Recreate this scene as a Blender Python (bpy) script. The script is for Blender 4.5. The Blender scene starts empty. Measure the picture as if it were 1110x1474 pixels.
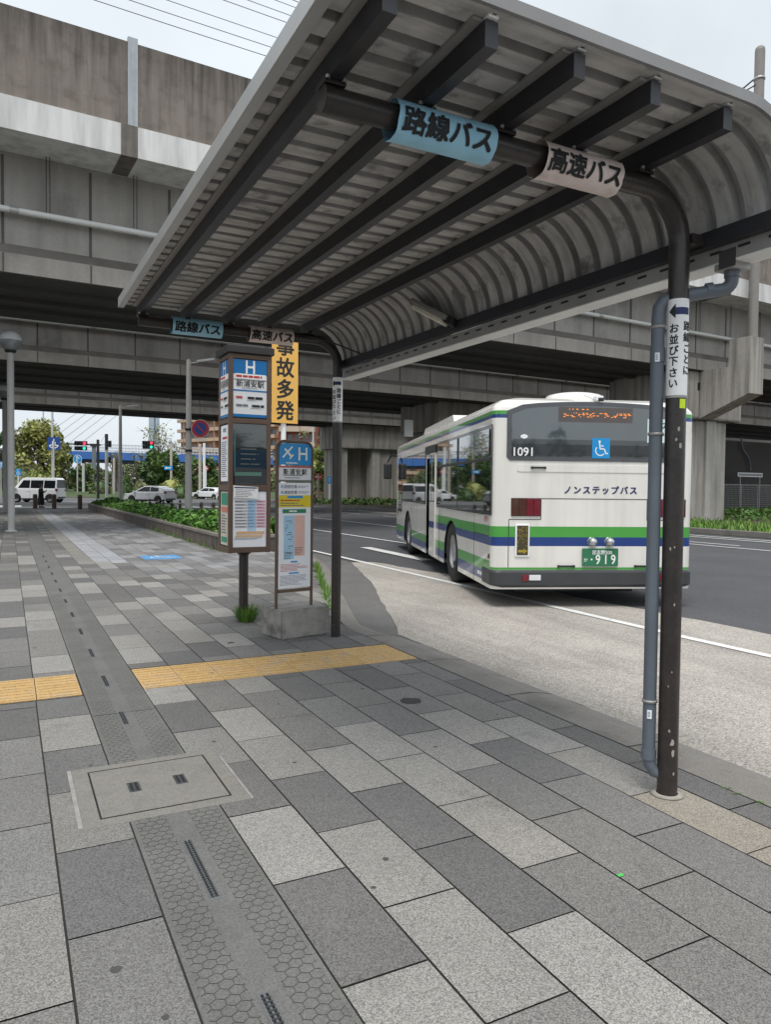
import bpy, bmesh, math, random
from math import sin, cos, tan, pi, radians, atan2, sqrt
from mathutils import Vector, Matrix
random.seed(7)
S = bpy.context.scene
C = S.collection
# ------------------------------------------------------------------ camera
CAMH = 1.5
YAW, PITCH, ROLL = radians(27.3), radians(1.85), radians(0.6)
FPX, CXP, CYP = 1055.0, 555.0, 737.0
_f = Vector((sin(YAW)*cos(PITCH), cos(YAW)*cos(PITCH), -sin(PITCH)))
_r0 = Vector((cos(YAW), -sin(YAW), 0)); _u0 = _r0.cross(_f)
_r = _r0*cos(ROLL) + _u0*sin(ROLL); _u = -_r0*sin(ROLL) + _u0*cos(ROLL)
cam = bpy.data.cameras.new("camera")
cam.sensor_fit = 'VERTICAL'; cam.sensor_height = 36.0; cam.sensor_width = 36.0
cam.lens = FPX/1474.0*36.0
cam.clip_start = 0.05; cam.clip_end = 3000
co = bpy.data.objects.new("camera", cam); C.objects.link(co)
m = Matrix((_r, _u, -_f)).transposed().to_4x4(); m.translation = (0, 0, CAMH)
co.matrix_world = m
S.camera = co
# ------------------------------------------------------------------ world, sun, exposure
SUN_EL, SUN_AZ = radians(66), radians(215)
w = bpy.data.worlds.new("World"); S.world = w; w.use_nodes = True
nt = w.node_tree; nt.nodes.clear()
sky = nt.nodes.new('ShaderNodeTexSky'); sky.sky_type = 'NISHITA'; sky.sun_disc = False
sky.sun_elevation = SUN_EL; sky.sun_rotation = SUN_AZ
sky.air_density = 1.0; sky.dust_density = 3.0; sky.ozone_density = 1.0
hsv = nt.nodes.new('ShaderNodeHueSaturation'); hsv.inputs['Saturation'].default_value = 0.22
tc = nt.nodes.new('ShaderNodeTexCoord')
nz = nt.nodes.new('ShaderNodeTexNoise'); nz.inputs['Scale'].default_value = 2.2; nz.inputs['Detail'].default_value = 5
mr = nt.nodes.new('ShaderNodeMapRange'); mr.inputs[1].default_value = .3; mr.inputs[2].default_value = .75
mr.inputs[3].default_value = .84; mr.inputs[4].default_value = 1.12
mxw = nt.nodes.new('ShaderNodeMixRGB'); mxw.inputs[0].default_value = .72; mxw.inputs[2].default_value = (6.6, 7.2, 7.7, 1)
vs = nt.nodes.new('ShaderNodeVectorMath'); vs.operation = 'SCALE'
bg = nt.nodes.new('ShaderNodeBackground'); bg.inputs['Strength'].default_value = 0.106
wo = nt.nodes.new('ShaderNodeOutputWorld')
L = nt.links.new
L(sky.outputs[0], hsv.inputs['Color']); L(hsv.outputs[0], mxw.inputs[1])
L(tc.outputs['Generated'], nz.inputs['Vector']); L(nz.outputs['Fac'], mr.inputs[0])
L(mxw.outputs[0], vs.inputs[0]); L(mr.outputs[0], vs.inputs['Scale'])
L(vs.outputs[0], bg.inputs['Color']); L(bg.outputs[0], wo.inputs['Surface'])
sl = bpy.data.lights.new("sun", 'SUN'); sl.energy = 1.5; sl.angle = radians(25); sl.color = (1, .97, .92)
so = bpy.data.objects.new("sun", sl); C.objects.link(so)
sd = Vector((sin(SUN_AZ)*cos(SUN_EL), cos(SUN_AZ)*cos(SUN_EL), sin(SUN_EL)))
so.rotation_euler = sd.to_track_quat('Z', 'Y').to_euler(); so.location = (0, 0, 40)
S.view_settings.view_transform = 'Standard'; S.view_settings.look = 'None'
S.view_settings.exposure = 0.58; S.view_settings.gamma = 1.0
S.cycles.max_bounces = 6; S.cycles.diffuse_bounces = 4; S.cycles.glossy_bounces = 3

# ------------------------------------------------------------------ measuring helpers
def ray(px, py): return _r*((px-CXP)/FPX) + _u*((CYP-py)/FPX) + _f
def at(px, py, axis=2, val=0.0):
    d = ray(px, py); o = Vector((0, 0, CAMH)); t = (val-o[axis])/d[axis]; return o + d*t
def pd(px, py, depth): return Vector((0, 0, CAMH)) + ray(px, py)*depth

# ------------------------------------------------------------------ materials
MATS = {}
def mat(name, col, rough=.6, metal=0., var=.12, scale=3., streak=0., speck=0., spscale=300., bump=0., bscale=60.,
        spec=.5, emit=0., coat=0., attr=False, alpha=1.0, stdir=(6, 6, .35), patch=None, trans=0., coord='Object', rim=None):
    if name in MATS: return MATS[name]
    mt = bpy.data.materials.new(name); mt.use_nodes = True
    nt = mt.node_tree; n = nt.nodes; l = nt.links.new
    b = n['Principled BSDF']
    b.inputs['Roughness'].default_value = rough; b.inputs['Metallic'].default_value = metal
    b.inputs['Specular IOR Level'].default_value = spec
    if coat: b.inputs['Coat Weight'].default_value = coat; b.inputs['Coat Roughness'].default_value = .03
    if trans: b.inputs['Transmission Weight'].default_value = trans
    tc = n.new('ShaderNodeTexCoord')
    src = tc.outputs[coord]
    fac = None
    def noise(sc, det=4, vec=None, rough_=.6):
        q = n.new('ShaderNodeTexNoise'); q.inputs['Scale'].default_value = sc; q.inputs['Detail'].default_value = det
        q.inputs['Roughness'].default_value = rough_
        l(vec if vec is not None else src, q.inputs['Vector']); return q.outputs['Fac']
    def rng(v, a, b_, c, d):
        q = n.new('ShaderNodeMapRange'); q.inputs[1].default_value = a; q.inputs[2].default_value = b_
        q.inputs[3].default_value = c; q.inputs[4].default_value = d; l(v, q.inputs[0]); return q.outputs[0]
    def mul(a, b_):
        if a is None: return b_
        q = n.new('ShaderNodeMath'); q.operation = 'MULTIPLY'; l(a, q.inputs[0]); l(b_, q.inputs[1]); return q.outputs[0]
    if var: fac = mul(fac, rng(noise(scale), .25, .75, 1-var, 1+var))
    if streak:
        mp = n.new('ShaderNodeMapping'); mp.inputs['Scale'].default_value = stdir; l(src, mp.inputs['Vector'])
        fac = mul(fac, rng(noise(1., 5, mp.outputs[0]), .42, .68, 1., 1-streak))
    if speck:
        q = n.new('ShaderNodeTexVoronoi'); q.inputs['Scale'].default_value = spscale; l(src, q.inputs['Vector'])
        sx = n.new('ShaderNodeSeparateXYZ'); l(q.outputs['Color'], sx.inputs[0]); fac = mul(fac, rng(sx.outputs[0], 0., 1., 1-speck, 1+speck))
    if attr:
        a = n.new('ShaderNodeAttribute'); a.attribute_name = 'tone'; base = a.outputs['Color']
    else:
        rgb = n.new('ShaderNodeRGB'); rgb.outputs[0].default_value = (*col, 1); base = rgb.outputs[0]
    if patch:   # (colour, noise scale, low, high): stains with a shape of their own
        mx = n.new('ShaderNodeMixRGB'); l(base, mx.inputs[1]); mx.inputs[2].default_value = (*patch[0], 1)
        l(rng(noise(patch[1], 6), patch[2], patch[3], 0, 1), mx.inputs[0]); base = mx.outputs[0]
    if rim:   # (z low, z high, colour): grime hanging from an upper edge in ragged runs
        sp = n.new('ShaderNodeSeparateXYZ'); l(src, sp.inputs[0])
        mp = n.new('ShaderNodeMapping'); mp.inputs['Scale'].default_value = (4.5, 4.5, .3); l(src, mp.inputs['Vector'])
        nn = rng(noise(1., 6, mp.outputs[0]), .3, .7, -1.1, 1.1)
        ad = n.new('ShaderNodeMath'); ad.operation = 'ADD'; l(sp.outputs['Z'], ad.inputs[0]); l(nn, ad.inputs[1])
        mx = n.new('ShaderNodeMixRGB'); l(base, mx.inputs[1]); mx.inputs[2].default_value = (*rim[2], 1)
        l(rng(ad.outputs[0], rim[0], rim[1], 0, .85), mx.inputs[0]); base = mx.outputs[0]
    if fac is not None:
        v = n.new('ShaderNodeVectorMath'); v.operation = 'SCALE'; l(base, v.inputs[0]); l(fac, v.inputs['Scale']); base = v.outputs[0]
    l(base, b.inputs['Base Color'])
    if emit:
        b.inputs['Emission Color'].default_value = (*col, 1); b.inputs['Emission Strength'].default_value = emit
    if bump:
        bp = n.new('ShaderNodeBump'); bp.inputs['Strength'].default_value = bump; bp.inputs['Distance'].default_value = .01
        l(noise(bscale, 3), bp.inputs['Height']); l(bp.outputs[0], b.inputs['Normal'])
    MATS[name] = mt
    return mt

# ------------------------------------------------------------------ mesh builder
def frame(o, ex, ey):
    o, ex, ey = Vector(o), Vector(ex).normalized(), Vector(ey).normalized()
    ez = ex.cross(ey)
    M = Matrix((ex, ey, ez)).transposed().to_4x4(); M.translation = o
    return M
_tcache = {}
def text_geo(body, size, bold=0., align='CENTER', spacing=1.0):
    k = (body, bold, align, spacing)
    if k not in _tcache:
        c = bpy.data.curves.new('lettering', 'FONT'); c.body = body; c.size = 1.0; c.align_x = align; c.align_y = 'CENTER'
        c.resolution_u = 3; c.space_character = spacing; c.fill_mode = 'FRONT'
        o = bpy.data.objects.new('lettering', c); C.objects.link(o)
        dg = bpy.context.evaluated_depsgraph_get(); dg.update()
        me = bpy.data.meshes.new_from_object(o.evaluated_get(dg))
        vs = [tuple(v.co) for v in me.vertices]; fs = [tuple(p.vertices) for p in me.polygons]
        bpy.data.objects.remove(o); bpy.data.curves.remove(c); bpy.data.meshes.remove(me)
        if vs:   # centre vertically on the ink
            ys = [v[1] for v in vs]; my = (min(ys)+max(ys))/2
            vs = [(v[0], v[1]-my) for v in vs]
        _tcache[k] = (vs, fs)
    vs, fs = _tcache[k]
    if bold <= 0: return [(v[0]*size, v[1]*size, 0.) for v in vs], fs
    V, F_ = [], []
    for i, (dx, dy) in enumerate(((-1,-1),(1,-1),(-1,1),(1,1))):      # a bolder cut: four copies a hair apart
        q = len(V); V += [((v[0]+dx*bold)*size, (v[1]+dy*bold)*size, i*.00025) for v in vs]; F_ += [tuple(q+k for k in f) for f in fs]
    return V, F_
class MB:
    def __init__(s): s.v = []; s.f = []; s.m = []; s.sm = []; s.mats = []
    def mi(s, mt):
        if mt not in s.mats: s.mats.append(mt)
        return s.mats.index(mt)
    def add(s, vs, fs, mt, smooth=False):
        b = len(s.v); i = s.mi(mt)
        s.v.extend(tuple(v) for v in vs)
        for f in fs: s.f.append(tuple(b+k for k in f)); s.m.append(i); s.sm.append(smooth)
        return s
    def box(s, a, b, mt, M=None, bev=0.):
        x0, y0, z0 = a; x1, y1, z1 = b
        if x0 > x1: x0, x1 = x1, x0
        if y0 > y1: y0, y1 = y1, y0
        if z0 > z1: z0, z1 = z1, z0
        if bev > 0:
            bm = bmesh.new(); bmesh.ops.create_cube(bm, size=1)
            for v in bm.verts: v.co = Vector((x0+(v.co.x+.5)*(x1-x0), y0+(v.co.y+.5)*(y1-y0), z0+(v.co.z+.5)*(z1-z0)))
            bmesh.ops.bevel(bm, geom=bm.edges[:], offset=bev, segments=2, affect='EDGES', profile=.5)
            vs = [v.co.copy() for v in bm.verts]; bm.verts.index_update(); fs = [tuple(v.index for v in f.verts) for f in bm.faces]
            bm.free()
        else:
            vs = [Vector(p) for p in ((x0,y0,z0),(x1,y0,z0),(x1,y1,z0),(x0,y1,z0),(x0,y0,z1),(x1,y0,z1),(x1,y1,z1),(x0,y1,z1))]
            fs = [(0,3,2,1),(4,5,6,7),(0,1,5,4),(1,2,6,5),(2,3,7,6),(3,0,4,7)]
        if M is not None: vs = [M @ v for v in vs]
        return s.add(vs, fs, mt)
    def beam(s, p, q, wd, ht, mt, up=(0,0,1)):
        p, q = Vector(p), Vector(q); d = (q-p).normalized(); up = Vector(up)
        if abs(d.dot(up)) > .98: up = Vector((1,0,0))
        x = d.cross(up).normalized(); y = x.cross(d)
        M = Matrix((d, x, y)).transposed().to_4x4(); M.translation = p
        return s.box((0,-wd/2,-ht/2), ((q-p).length, wd/2, ht/2), mt, M)
    def tube(s, pts, r, mt, n=12, caps=True, smooth=True):
        pts = [Vector(p) for p in pts]; N = len(pts); rs = r if isinstance(r, (list, tuple)) else [r]*N
        vs = []; prev = None
        for i, p in enumerate(pts):
            d = (pts[min(i+1, N-1)] - pts[max(i-1, 0)])
            d = d.normalized() if d.length > 1e-9 else Vector((0,0,1))
            if prev is None:
                a = Vector((0,0,1)) if abs(d.z) < .9 else Vector((1,0,0)); x = d.cross(a).normalized()
            else: x = (prev - d*prev.dot(d)).normalized()
            prev = x; y = d.cross(x)
            for k in range(n):
                t = 2*pi*k/n; vs.append(p + x*(rs[i]*cos(t)) + y*(rs[i]*sin(t)))
        fs = [(i*n+k, i*n+(k+1)%n, (i+1)*n+(k+1)%n, (i+1)*n+k) for i in range(N-1) for k in range(n)]
        s.add(vs, fs, mt, smooth)
        if caps:
            s.add(vs[:n], [tuple(range(n-1,-1,-1))], mt); s.add(vs[-n:], [tuple(range(n))], mt)
        return s
    def lathe(s, prof, mt, o=(0,0,0), n=20, smooth=True, M=None):
        o = Vector(o); vs = [Vector((r*cos(2*pi*k/n), r*sin(2*pi*k/n), z)) for r, z in prof for k in range(n)]
        vs = [(M @ v) if M is not None else v+o for v in vs]
        fs = [(i*n+k, i*n+(k+1)%n, (i+1)*n+(k+1)%n, (i+1)*n+k) for i in range(len(prof)-1) for k in range(n)]
        return s.add(vs, fs, mt, smooth)
    def prism(s, poly, h0, h1, M, mt):      # poly in the frame's xy, pushed along its normal
        n = len(poly)
        vs = [M @ Vector((x, y, h0)) for x, y in poly] + [M @ Vector((x, y, h1)) for x, y in poly]
        fs = [tuple(range(n-1,-1,-1)), tuple(range(n, 2*n))] + [(i, (i+1)%n, n+(i+1)%n, n+i) for i in range(n)]
        return s.add(vs, fs, mt)
    def flat(s, poly, M, z, mt): return s.add([M @ Vector((x, y, z)) for x, y in poly], [tuple(range(len(poly)))], mt)
    def rect(s, M, x0, y0, x1, y1, z, mt): return s.flat([(x0,y0),(x1,y0),(x1,y1),(x0,y1)], M, z, mt)
    def disc(s, M, x, y, r, z, mt, n=24, r0=0.):
        if r0 == 0: return s.flat([(x+r*cos(2*pi*k/n), y+r*sin(2*pi*k/n)) for k in range(n)], M, z, mt)
        vs = [M @ Vector((x+q*cos(2*pi*k/n), y+q*sin(2*pi*k/n), z)) for q in (r0, r) for k in range(n)]
        return s.add(vs, [(k, (k+1)%n, n+(k+1)%n, n+k) for k in range(n)], mt)
    def stroke(s, M, pts, wd, z, mt):
        for (x0, y0), (x1, y1) in zip(pts, pts[1:]):
            dx, dy = x1-x0, y1-y0; q = sqrt(dx*dx+dy*dy) or 1; nx, ny = -dy/q*wd/2, dx/q*wd/2
            s.flat([(x0+nx, y0+ny), (x0-nx, y0-ny), (x1-nx, y1-ny), (x1+nx, y1+ny)][::-1], M, z, mt)
        return s
    def text(s, M, body, x, y, size, z, mt, bold=.02, align='CENTER', sx=1., spacing=1.0):
        vs, fs = text_geo(body, size, bold, align, spacing)
        return s.add([M @ Vector((x+a*sx, y+b, z+c)) for a, b, c in vs], fs, mt)
    def vtext(s, M, body, x, y, size, z, mt, bold=.02, pitch=1.08):
        for i, ch in enumerate(body): s.text(M, ch, x, y-(i+.5)*size*pitch, size, z, mt, bold)
        return s
    def mapped_text(s, body, size, fn, mt, bold=.02, align='CENTER', cell=.012):
        vs, fs = text_geo(body, size, bold, align)
        bm = bmesh.new(); bv = [bm.verts.new((a, b, c)) for a, b, c in vs]
        for f in fs:
            try: bm.faces.new([bv[k] for k in f])
            except ValueError: pass
        for ax in (0, 1):
            lo = min(v.co[ax] for v in bm.verts); hi = max(v.co[ax] for v in bm.verts)
            k = lo + cell
            while k < hi:
                nrm = [0,0,0]; nrm[ax] = 1; cc = [0,0,0]; cc[ax] = k
                bmesh.ops.bisect_plane(bm, geom=bm.verts[:]+bm.edges[:]+bm.faces[:], plane_co=cc, plane_no=nrm); k += cell
        bm.verts.index_update()
        def put(c):
            p = fn(c.x, c.y)
            nn = (fn(c.x+.001, c.y)-p).cross(fn(c.x, c.y+.001)-p).normalized()
            return p+nn*c.z
        s.add([put(v.co) for v in bm.verts], [tuple(v.index for v in f.verts) for f in bm.faces], mt)
        bm.free(); return s
    def lines(s, M, x0, y0, x1, y1, rows, z, mt, fill=.45, rnd=None, words=(3, 7)):   # rows of unreadable fine print
        rnd = rnd or random; hgt = (y1-y0)/rows
        for i in range(rows):
            yb = y1-(i+1)*hgt+hgt*(1-fill)/2; x = x0
            end = x0+(x1-x0)*rnd.uniform(.6, 1.)
            while x < end:
                q = hgt*rnd.uniform(*words)*.5; s.rect(M, x, yb, min(x+q, end), yb+hgt*fill, z, mt); x += q+hgt*.25
        return s
    def build(s, name, parent=None, tone=None):
        me = bpy.data.meshes.new(name); me.from_pydata(s.v, [], s.f)
        for q in s.mats: me.materials.append(q)
        me.polygons.foreach_set('material_index', s.m); me.polygons.foreach_set('use_smooth', s.sm)
        if tone is not None:
            at_ = me.attributes.new('tone', 'FLOAT_COLOR', 'FACE')
            at_.data.foreach_set('color', [c for t in tone for c in (*t, 1.)])
        me.update()
        o = bpy.data.objects.new(name, me); C.objects.link(o)
        if parent is not None:
            o.parent = parent
            if parent.type == 'EMPTY': o.matrix_parent_inverse = Matrix.Translation(-parent.location)
        return o
def tag(o, label=None, cat=None, group=None, kind=None):
    if label: o['label'] = label
    if cat: o['category'] = cat
    if group: o['group'] = group
    if kind: o['kind'] = kind
    return o
def thing(name, label, cat, loc=(0,0,0), group=None):
    o = bpy.data.objects.new(name, None); C.objects.link(o); o.location = loc; o.empty_display_size = .3
    return tag(o, label, cat, group)
def struct(name, mb, tone=None): return tag(mb.build(name, None, tone), kind='structure')
def dup(o, parent=None, label=None):
    c = o.copy(); C.objects.link(c)
    if parent is not None: c.parent = parent
    if label: c['label'] = label
    for ch in list(o.children): dup(ch, c)
    return c

# ------------------------------------------------------------------ palette
ASPH = mat('asphalt', (.082,.082,.087), .9, var=.16, scale=.6, speck=.45, spscale=140, bump=.25, bscale=180)
ASPH2 = mat('asphalt_worn', (.14,.135,.13), .9, var=.18, scale=1.3, speck=.3, spscale=140, bump=.2, bscale=180)
APRON = mat('pale_aggregate_apron', (.40,.368,.33), .92, var=.14, scale=.7, streak=.22, stdir=(2.2,.22,1), speck=.42, spscale=110, bump=.3, bscale=140, patch=((.30,.272,.245), 1.1, .5, .85))
KERB = mat('kerb_concrete', (.21,.195,.178), .9, var=.16, scale=2.2, speck=.2, spscale=200, bump=.15, patch=((.10,.092,.085), 1.7, .55, .8))
JOINT = mat('joint_sand', (.035,.033,.03), .95)
TILE = mat('granite_paver', (.3,.3,.3), .82, var=.10, scale=1.3, speck=.46, spscale=240, bump=.12, bscale=220, attr=True, patch=((.11,.105,.10), 1.6, .60, .85))
CHAN = mat('drain_channel_concrete', (.148,.146,.138), .9, var=.16, scale=3, speck=.22, spscale=220, bump=.2)
CHANG = mat('drain_channel_groove', (.105,.104,.099), .95)
YEL = mat('tactile_yellow', (.54,.355,.15), .85, var=.2, scale=5, speck=.25, spscale=180, patch=((.36,.28,.19), 5, .48, .72))
PAINT = mat('road_paint_white', (.72,.72,.70), .7, var=.12, scale=2, patch=((.3,.3,.3), 9, .6, .75))
BLUEP = mat('pavement_paint_blue', (.10,.32,.62), .7, var=.15, scale=5, patch=((.25,.28,.3), 12, .6, .7))
GALV = mat('galvanised_steel', (.42,.42,.41), .45, .6, var=.1, scale=4)
GREYP = mat('grey_pole_paint', (.47,.46,.44), .55, var=.08)
BROWN = mat('dark_brown_paint', (.031,.025,.023), .34, var=.25, scale=9, speck=.15, spscale=60, patch=((.06,.052,.047), 14, .66, .72))
BROWNF = mat('brown_frame', (.115,.072,.05), .5, var=.12, scale=6)
PURLIN = mat('purlin_dark_paint', (.022,.022,.027), .42, var=.25, scale=5)
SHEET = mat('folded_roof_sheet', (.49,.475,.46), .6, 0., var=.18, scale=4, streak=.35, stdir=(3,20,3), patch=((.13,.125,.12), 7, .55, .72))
GROOVE = mat('roof_groove_shade', (.33,.322,.315), .7, var=.25, scale=6)  # same sheet, with the shade of the deep folds put into the colour
ALU = mat('aluminium_trim', (.48,.48,.47), .42, .5, var=.1, scale=3)
ALUD = mat('weathered_aluminium', (.36,.35,.335), .5, .4, var=.14, scale=3)
PVC = mat('grey_pvc', (.115,.135,.16), .42, var=.12, scale=4)
BLACK = mat('black_plastic', (.018,.018,.019), .45, var=.05)
INK = mat('black_ink', (.018,.018,.02), .7, var=0)
INK2 = mat('grey_print', (.16,.16,.18), .7, var=0)
NAVY = mat('navy_ink', (.02,.03,.12), .6, var=0)
REDINK = mat('red_ink', (.50,.05,.05), .6, var=0)
WHITEP = mat('white_enamel', (.84,.84,.84), .4, var=.03)
PAPER = mat('white_paper', (.82,.84,.88), .7, var=.04)
SIGNB = mat('sign_blue_sheet', (.33,.62,.79), .55, var=.12, scale=6, patch=((.36,.52,.58), 8, .6, .8))
SIGNP = mat('sign_pink_sheet', (.76,.64,.60), .55, var=.14, scale=6, patch=((.40,.36,.34), 9, .55, .75))
CONC = mat('concrete_girder', (.31,.29,.264), .9, var=.14, scale=.45, streak=.22, stdir=(1.6,1.6,.14), speck=.05, spscale=25, patch=((.17,.155,.14), .7, .55, .8))
CONCL = mat('concrete_pale_edge', (.70,.69,.67), .9, var=.08, scale=.5, streak=.3, stdir=(2.5,2.5,.25))
CONCB = mat('concrete_brown_wall', (.225,.193,.167), .95, var=.14, scale=.5, streak=.35, stdir=(3.2,3.2,.22), bump=.5, bscale=9, patch=((.15,.125,.105), 2.4, .5, .75), rim=(12.3, 14.3, (.045,.042,.036)))
CONCP = mat('concrete_pier', (.40,.372,.335), .9, var=.14, scale=.5, streak=.55, stdir=(2.4,2.4,.16), speck=.08, spscale=30)
CONCBL = mat('concrete_block', (.33,.315,.29), .92, var=.16, scale=5, streak=.3, stdir=(5,5,2), speck=.15, bump=.5, bscale=40, patch=((.14,.13,.12), 3.5, .5, .65))
DARKC = mat('concrete_in_shade', (.075,.071,.066), .95, var=.2, scale=.5)  # concrete under the viaducts, its shade put into a darker colour
PIPEW = mat('pale_drain_pipe', (.60,.60,.57), .5, var=.08, scale=2)
SOIL = mat('soil', (.06,.045,.03), .95, var=.3)
GRASSM = mat('grass_ground', (.055,.085,.025), .95, var=.35, scale=1.5)
LEAFA = mat('leaf_dark', (.058,.105,.03), .6, var=.35, scale=2)
LEAFB = mat('leaf_mid', (.115,.19,.042), .6, var=.35, scale=2)
LEAFC = mat('leaf_yellow_green', (.29,.30,.085), .6, var=.3, scale=2)
LEAFD = mat('leaf_olive', (.20,.20,.10), .65, var=.3, scale=2)
LEAFI = mat('ivy_leaf', (.075,.19,.028), .5, var=.35, scale=6)
LEAFI2 = mat('ivy_leaf_pale', (.16,.32,.05), .5, var=.3, scale=6)
BARK = mat('bark', (.085,.065,.05), .9, var=.3, scale=8)
GLASSD = mat('tinted_glass', (.012,.015,.016), .03, spec=1.0, var=0, coat=1.0)
BUSW = mat('bus_white_paint', (.76,.735,.69), .25, var=.04, scale=1.2, coat=.5, streak=.10, stdir=(6,6,.4), patch=((.52,.49,.45), 1.8, .62, .95))
BUSG = mat('bus_green_paint', (.07,.33,.055), .28, var=.04, coat=.5)
BUSB = mat('bus_blue_paint', (.014,.045,.20), .28, var=.04, coat=.5)
RUBBER = mat('tyre_rubber', (.02,.02,.02), .85, var=.15, scale=20)
STEEL = mat('wheel_steel', (.42,.42,.43), .4, .7, var=.1, scale=12)
REDL = mat('red_lens', (.15,.005,.014), .2, var=.1, scale=30, coat=.6)
ORGL = mat('amber_lens', (.07,.020,.010), .2, var=.1, scale=30, coat=.6)
CLRL = mat('clear_lens', (.7,.72,.74), .15, var=.05, coat=.6)
CARW = mat('car_white_paint', (.87,.88,.89), .22, var=.02, coat=.7)

# ------------------------------------------------------------------ ground
g = MB(); g.add([(-400,-60,-.06),(500,-60,-.06),(500,900,-.06),(-400,900,-.06)], [(0,1,2,3)], ASPH); struct('road', g)
def KI(y):   # pavement side of the kerb
    pts = [(-20,3.225),(7.1,3.225),(7.6,3.33),(9.86,4.13),(12.98,5.24),(15.5,5.95),(18,6.15),(60,6.2)]
    for (a, xa), (b, xb) in zip(pts, pts[1:]):
        if y <= b: return xa+(xb-xa)*(y-a)/(b-a)
    return pts[-1][1]
def KO(y):
    pts = [(-20,3.66),(6.8,3.66),(7.2,3.86),(10.57,5.23),(13.65,6.3),(16,6.45),(60,6.47)]
    for (a, xa), (b, xb) in zip(pts, pts[1:]):
        if y <= b: return xa+(xb-xa)*(y-a)/(b-a)
    return pts[-1][1]
Y1 = 49.3
ys = [-3+.4*i for i in range(int((Y1+3)/.4)+1)]
g = MB()
g.add([(-30,-3,-.006)]+[(KI(y)+.01,y,-.006) for y in ys]+[(-30,ys[-1],-.006)], [tuple(range(len(ys)+2))], JOINT)
struct('pavement_bed', g)
# kerb band, gutter wedge, apron
kb = lambda y: .435 if y < 6.4 else max(.24, .435-(y-6.4)*.22)
g = MB(); v = []
for y in ys: v += [(KI(y)+.006, y, .0), (KI(y)+kb(y)*.55, y, -.006), (KI(y)+kb(y), y, -.042), (KI(y)+kb(y)+.004, y, -.06)]
g.add(v, [(i*4+k, i*4+k+1, i*4+4+k+1, i*4+4+k) for i in range(len(ys)-1) for k in range(3)], KERB)
for j in range(30):
    y = .75+j*1.18
    g.add([(KI(y), y, .002), (KI(y)+kb(y)*.55, y, -.004), (KI(y)+kb(y), y+.01, -.040), (KI(y)+kb(y), y+.022, -.040), (KI(y)+kb(y)*.55, y+.012, -.004), (KI(y), y+.012, .002)], [(0,1,4,5),(1,2,3,4)], JOINT)
struct('kerb', g)
g = MB(); yy = [6.4+.3*i for i in range(33)]
v = []
for y in yy: v += [(KI(y)+kb(y)-.01, y, -.050), (max(KO(y), KI(y)+kb(y))+.02, y, -.052)]
g.add(v, [(2*i, 2*i+1, 2*i+3, 2*i+2) for i in range(len(yy)-1)], ASPH2); struct('gutter', g)
g = MB(); yy = [-3+.35*i for i in range(50) if -3+.35*i < 13.9]
v = []
rr = random.Random(3)
for y in yy:
    xo = KO(y)+rr.uniform(-.02,.02); xi = 7.38+rr.uniform(-.05,.05)-max(0, y-9)*.12
    v += [(xo, y, -.046), (max(xo+.05, xi), y, -.050)]
g.add(v, [(2*i, 2*i+1, 2*i+3, 2*i+2) for i in range(len(yy)-1)], APRON); struct('bus_bay_apron', g)
# painted lines
g = MB()
def rl(x0, y0, x1, y1, wd=.12, z=-.0415):
    d = Vector((x1-x0, y1-y0, 0)).normalized(); n = Vector((-d.y, d.x, 0))*wd/2
    N = max(1, int(Vector((x1-x0, y1-y0)).length/4)); 
    for i in range(N):
        a = Vector((x0+(x1-x0)*i/N, y0+(y1-y0)*i/N, z)); b = Vector((x0+(x1-x0)*(i+1)/N, y0+(y1-y0)*(i+1)/N, z))
        g.add([a-n, b-n, b+n, a+n][::-1], [(0,1,2,3)], PAINT)
rl(6.45, -3, 6.38, 5.4); rl(6.38, 5.4, 6.62, 15); rl(6.62, 15, 6.72, 27)
rl(8.05, 13.6, 8.3, 17.2, .30)
rl(10.0, 17.5, 10.0, 46)
rl(13.95, 20, 13.95, 46)
for y in (14, 22.5, 31, 39.5): rl(18.7, y, 18.7, y+5.5)
rl(20.9, 8, 20.9, 46, .15); rl(17.9, 8, 17.9, 15.5, .12)
rl(21.6, 6, 21.6, 46, .15)
for k in range(9): rl(-7+k*.95, 56.5, -7+k*.95, 60.5, .5)          # zebra crossing seen far left
for k in range(12): rl(7+k*.9, 50.2+.35*k, 7+k*.9, 53.8+.35*k, .45)
rl(-3, 55, 4, 55, .35); rl(5, 64, 26, 60, .2); rl(4, 74, 16, 69, .25)
struct('road_markings', g)
# ------------------------------------------------------------------ paving
TL = .6345
cols_r = [.88+.306*i for i in range(19)]
cols_l = [.476-.311*i for i in range(16)]
cols = [(cols_r[i], cols_r[i+1], 2.60 if i % 2 == 0 else 2.917) for i in range(18)] + [(cols_l[i+1], cols_l[i], 2.58 if i % 2 == 0 else 2.897) for i in range(15)]
LIGHT, MID, DARK, MIDL = (.262,.258,.247), (.178,.176,.172), (.132,.131,.131), (.215,.212,.204)
def gpix(lst, sc, ox, oy): return [at(ox+x/sc, oy+y/sc) for x, y in lst]
picks = []
for t, lst in ((LIGHT, [(110,255),(60,325),(335,225),(310,280),(535,245),(265,355),(450,485),(150,565),(215,920),(370,790),(720,830),(695,335)]),
               (DARK, [(210,440),(410,615),(500,310),(60,700),(700,270)]), (MID, [(715,540),(480,390),(720,420),(850,560),(1000,570),(900,700),(1000,850),(600,650),(230,110),(140,200),(370,170),(150,160),(60,140),(270,120)])):
    picks += [(p, t) for p in gpix(lst, 1.762, 480, 920)]
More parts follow.
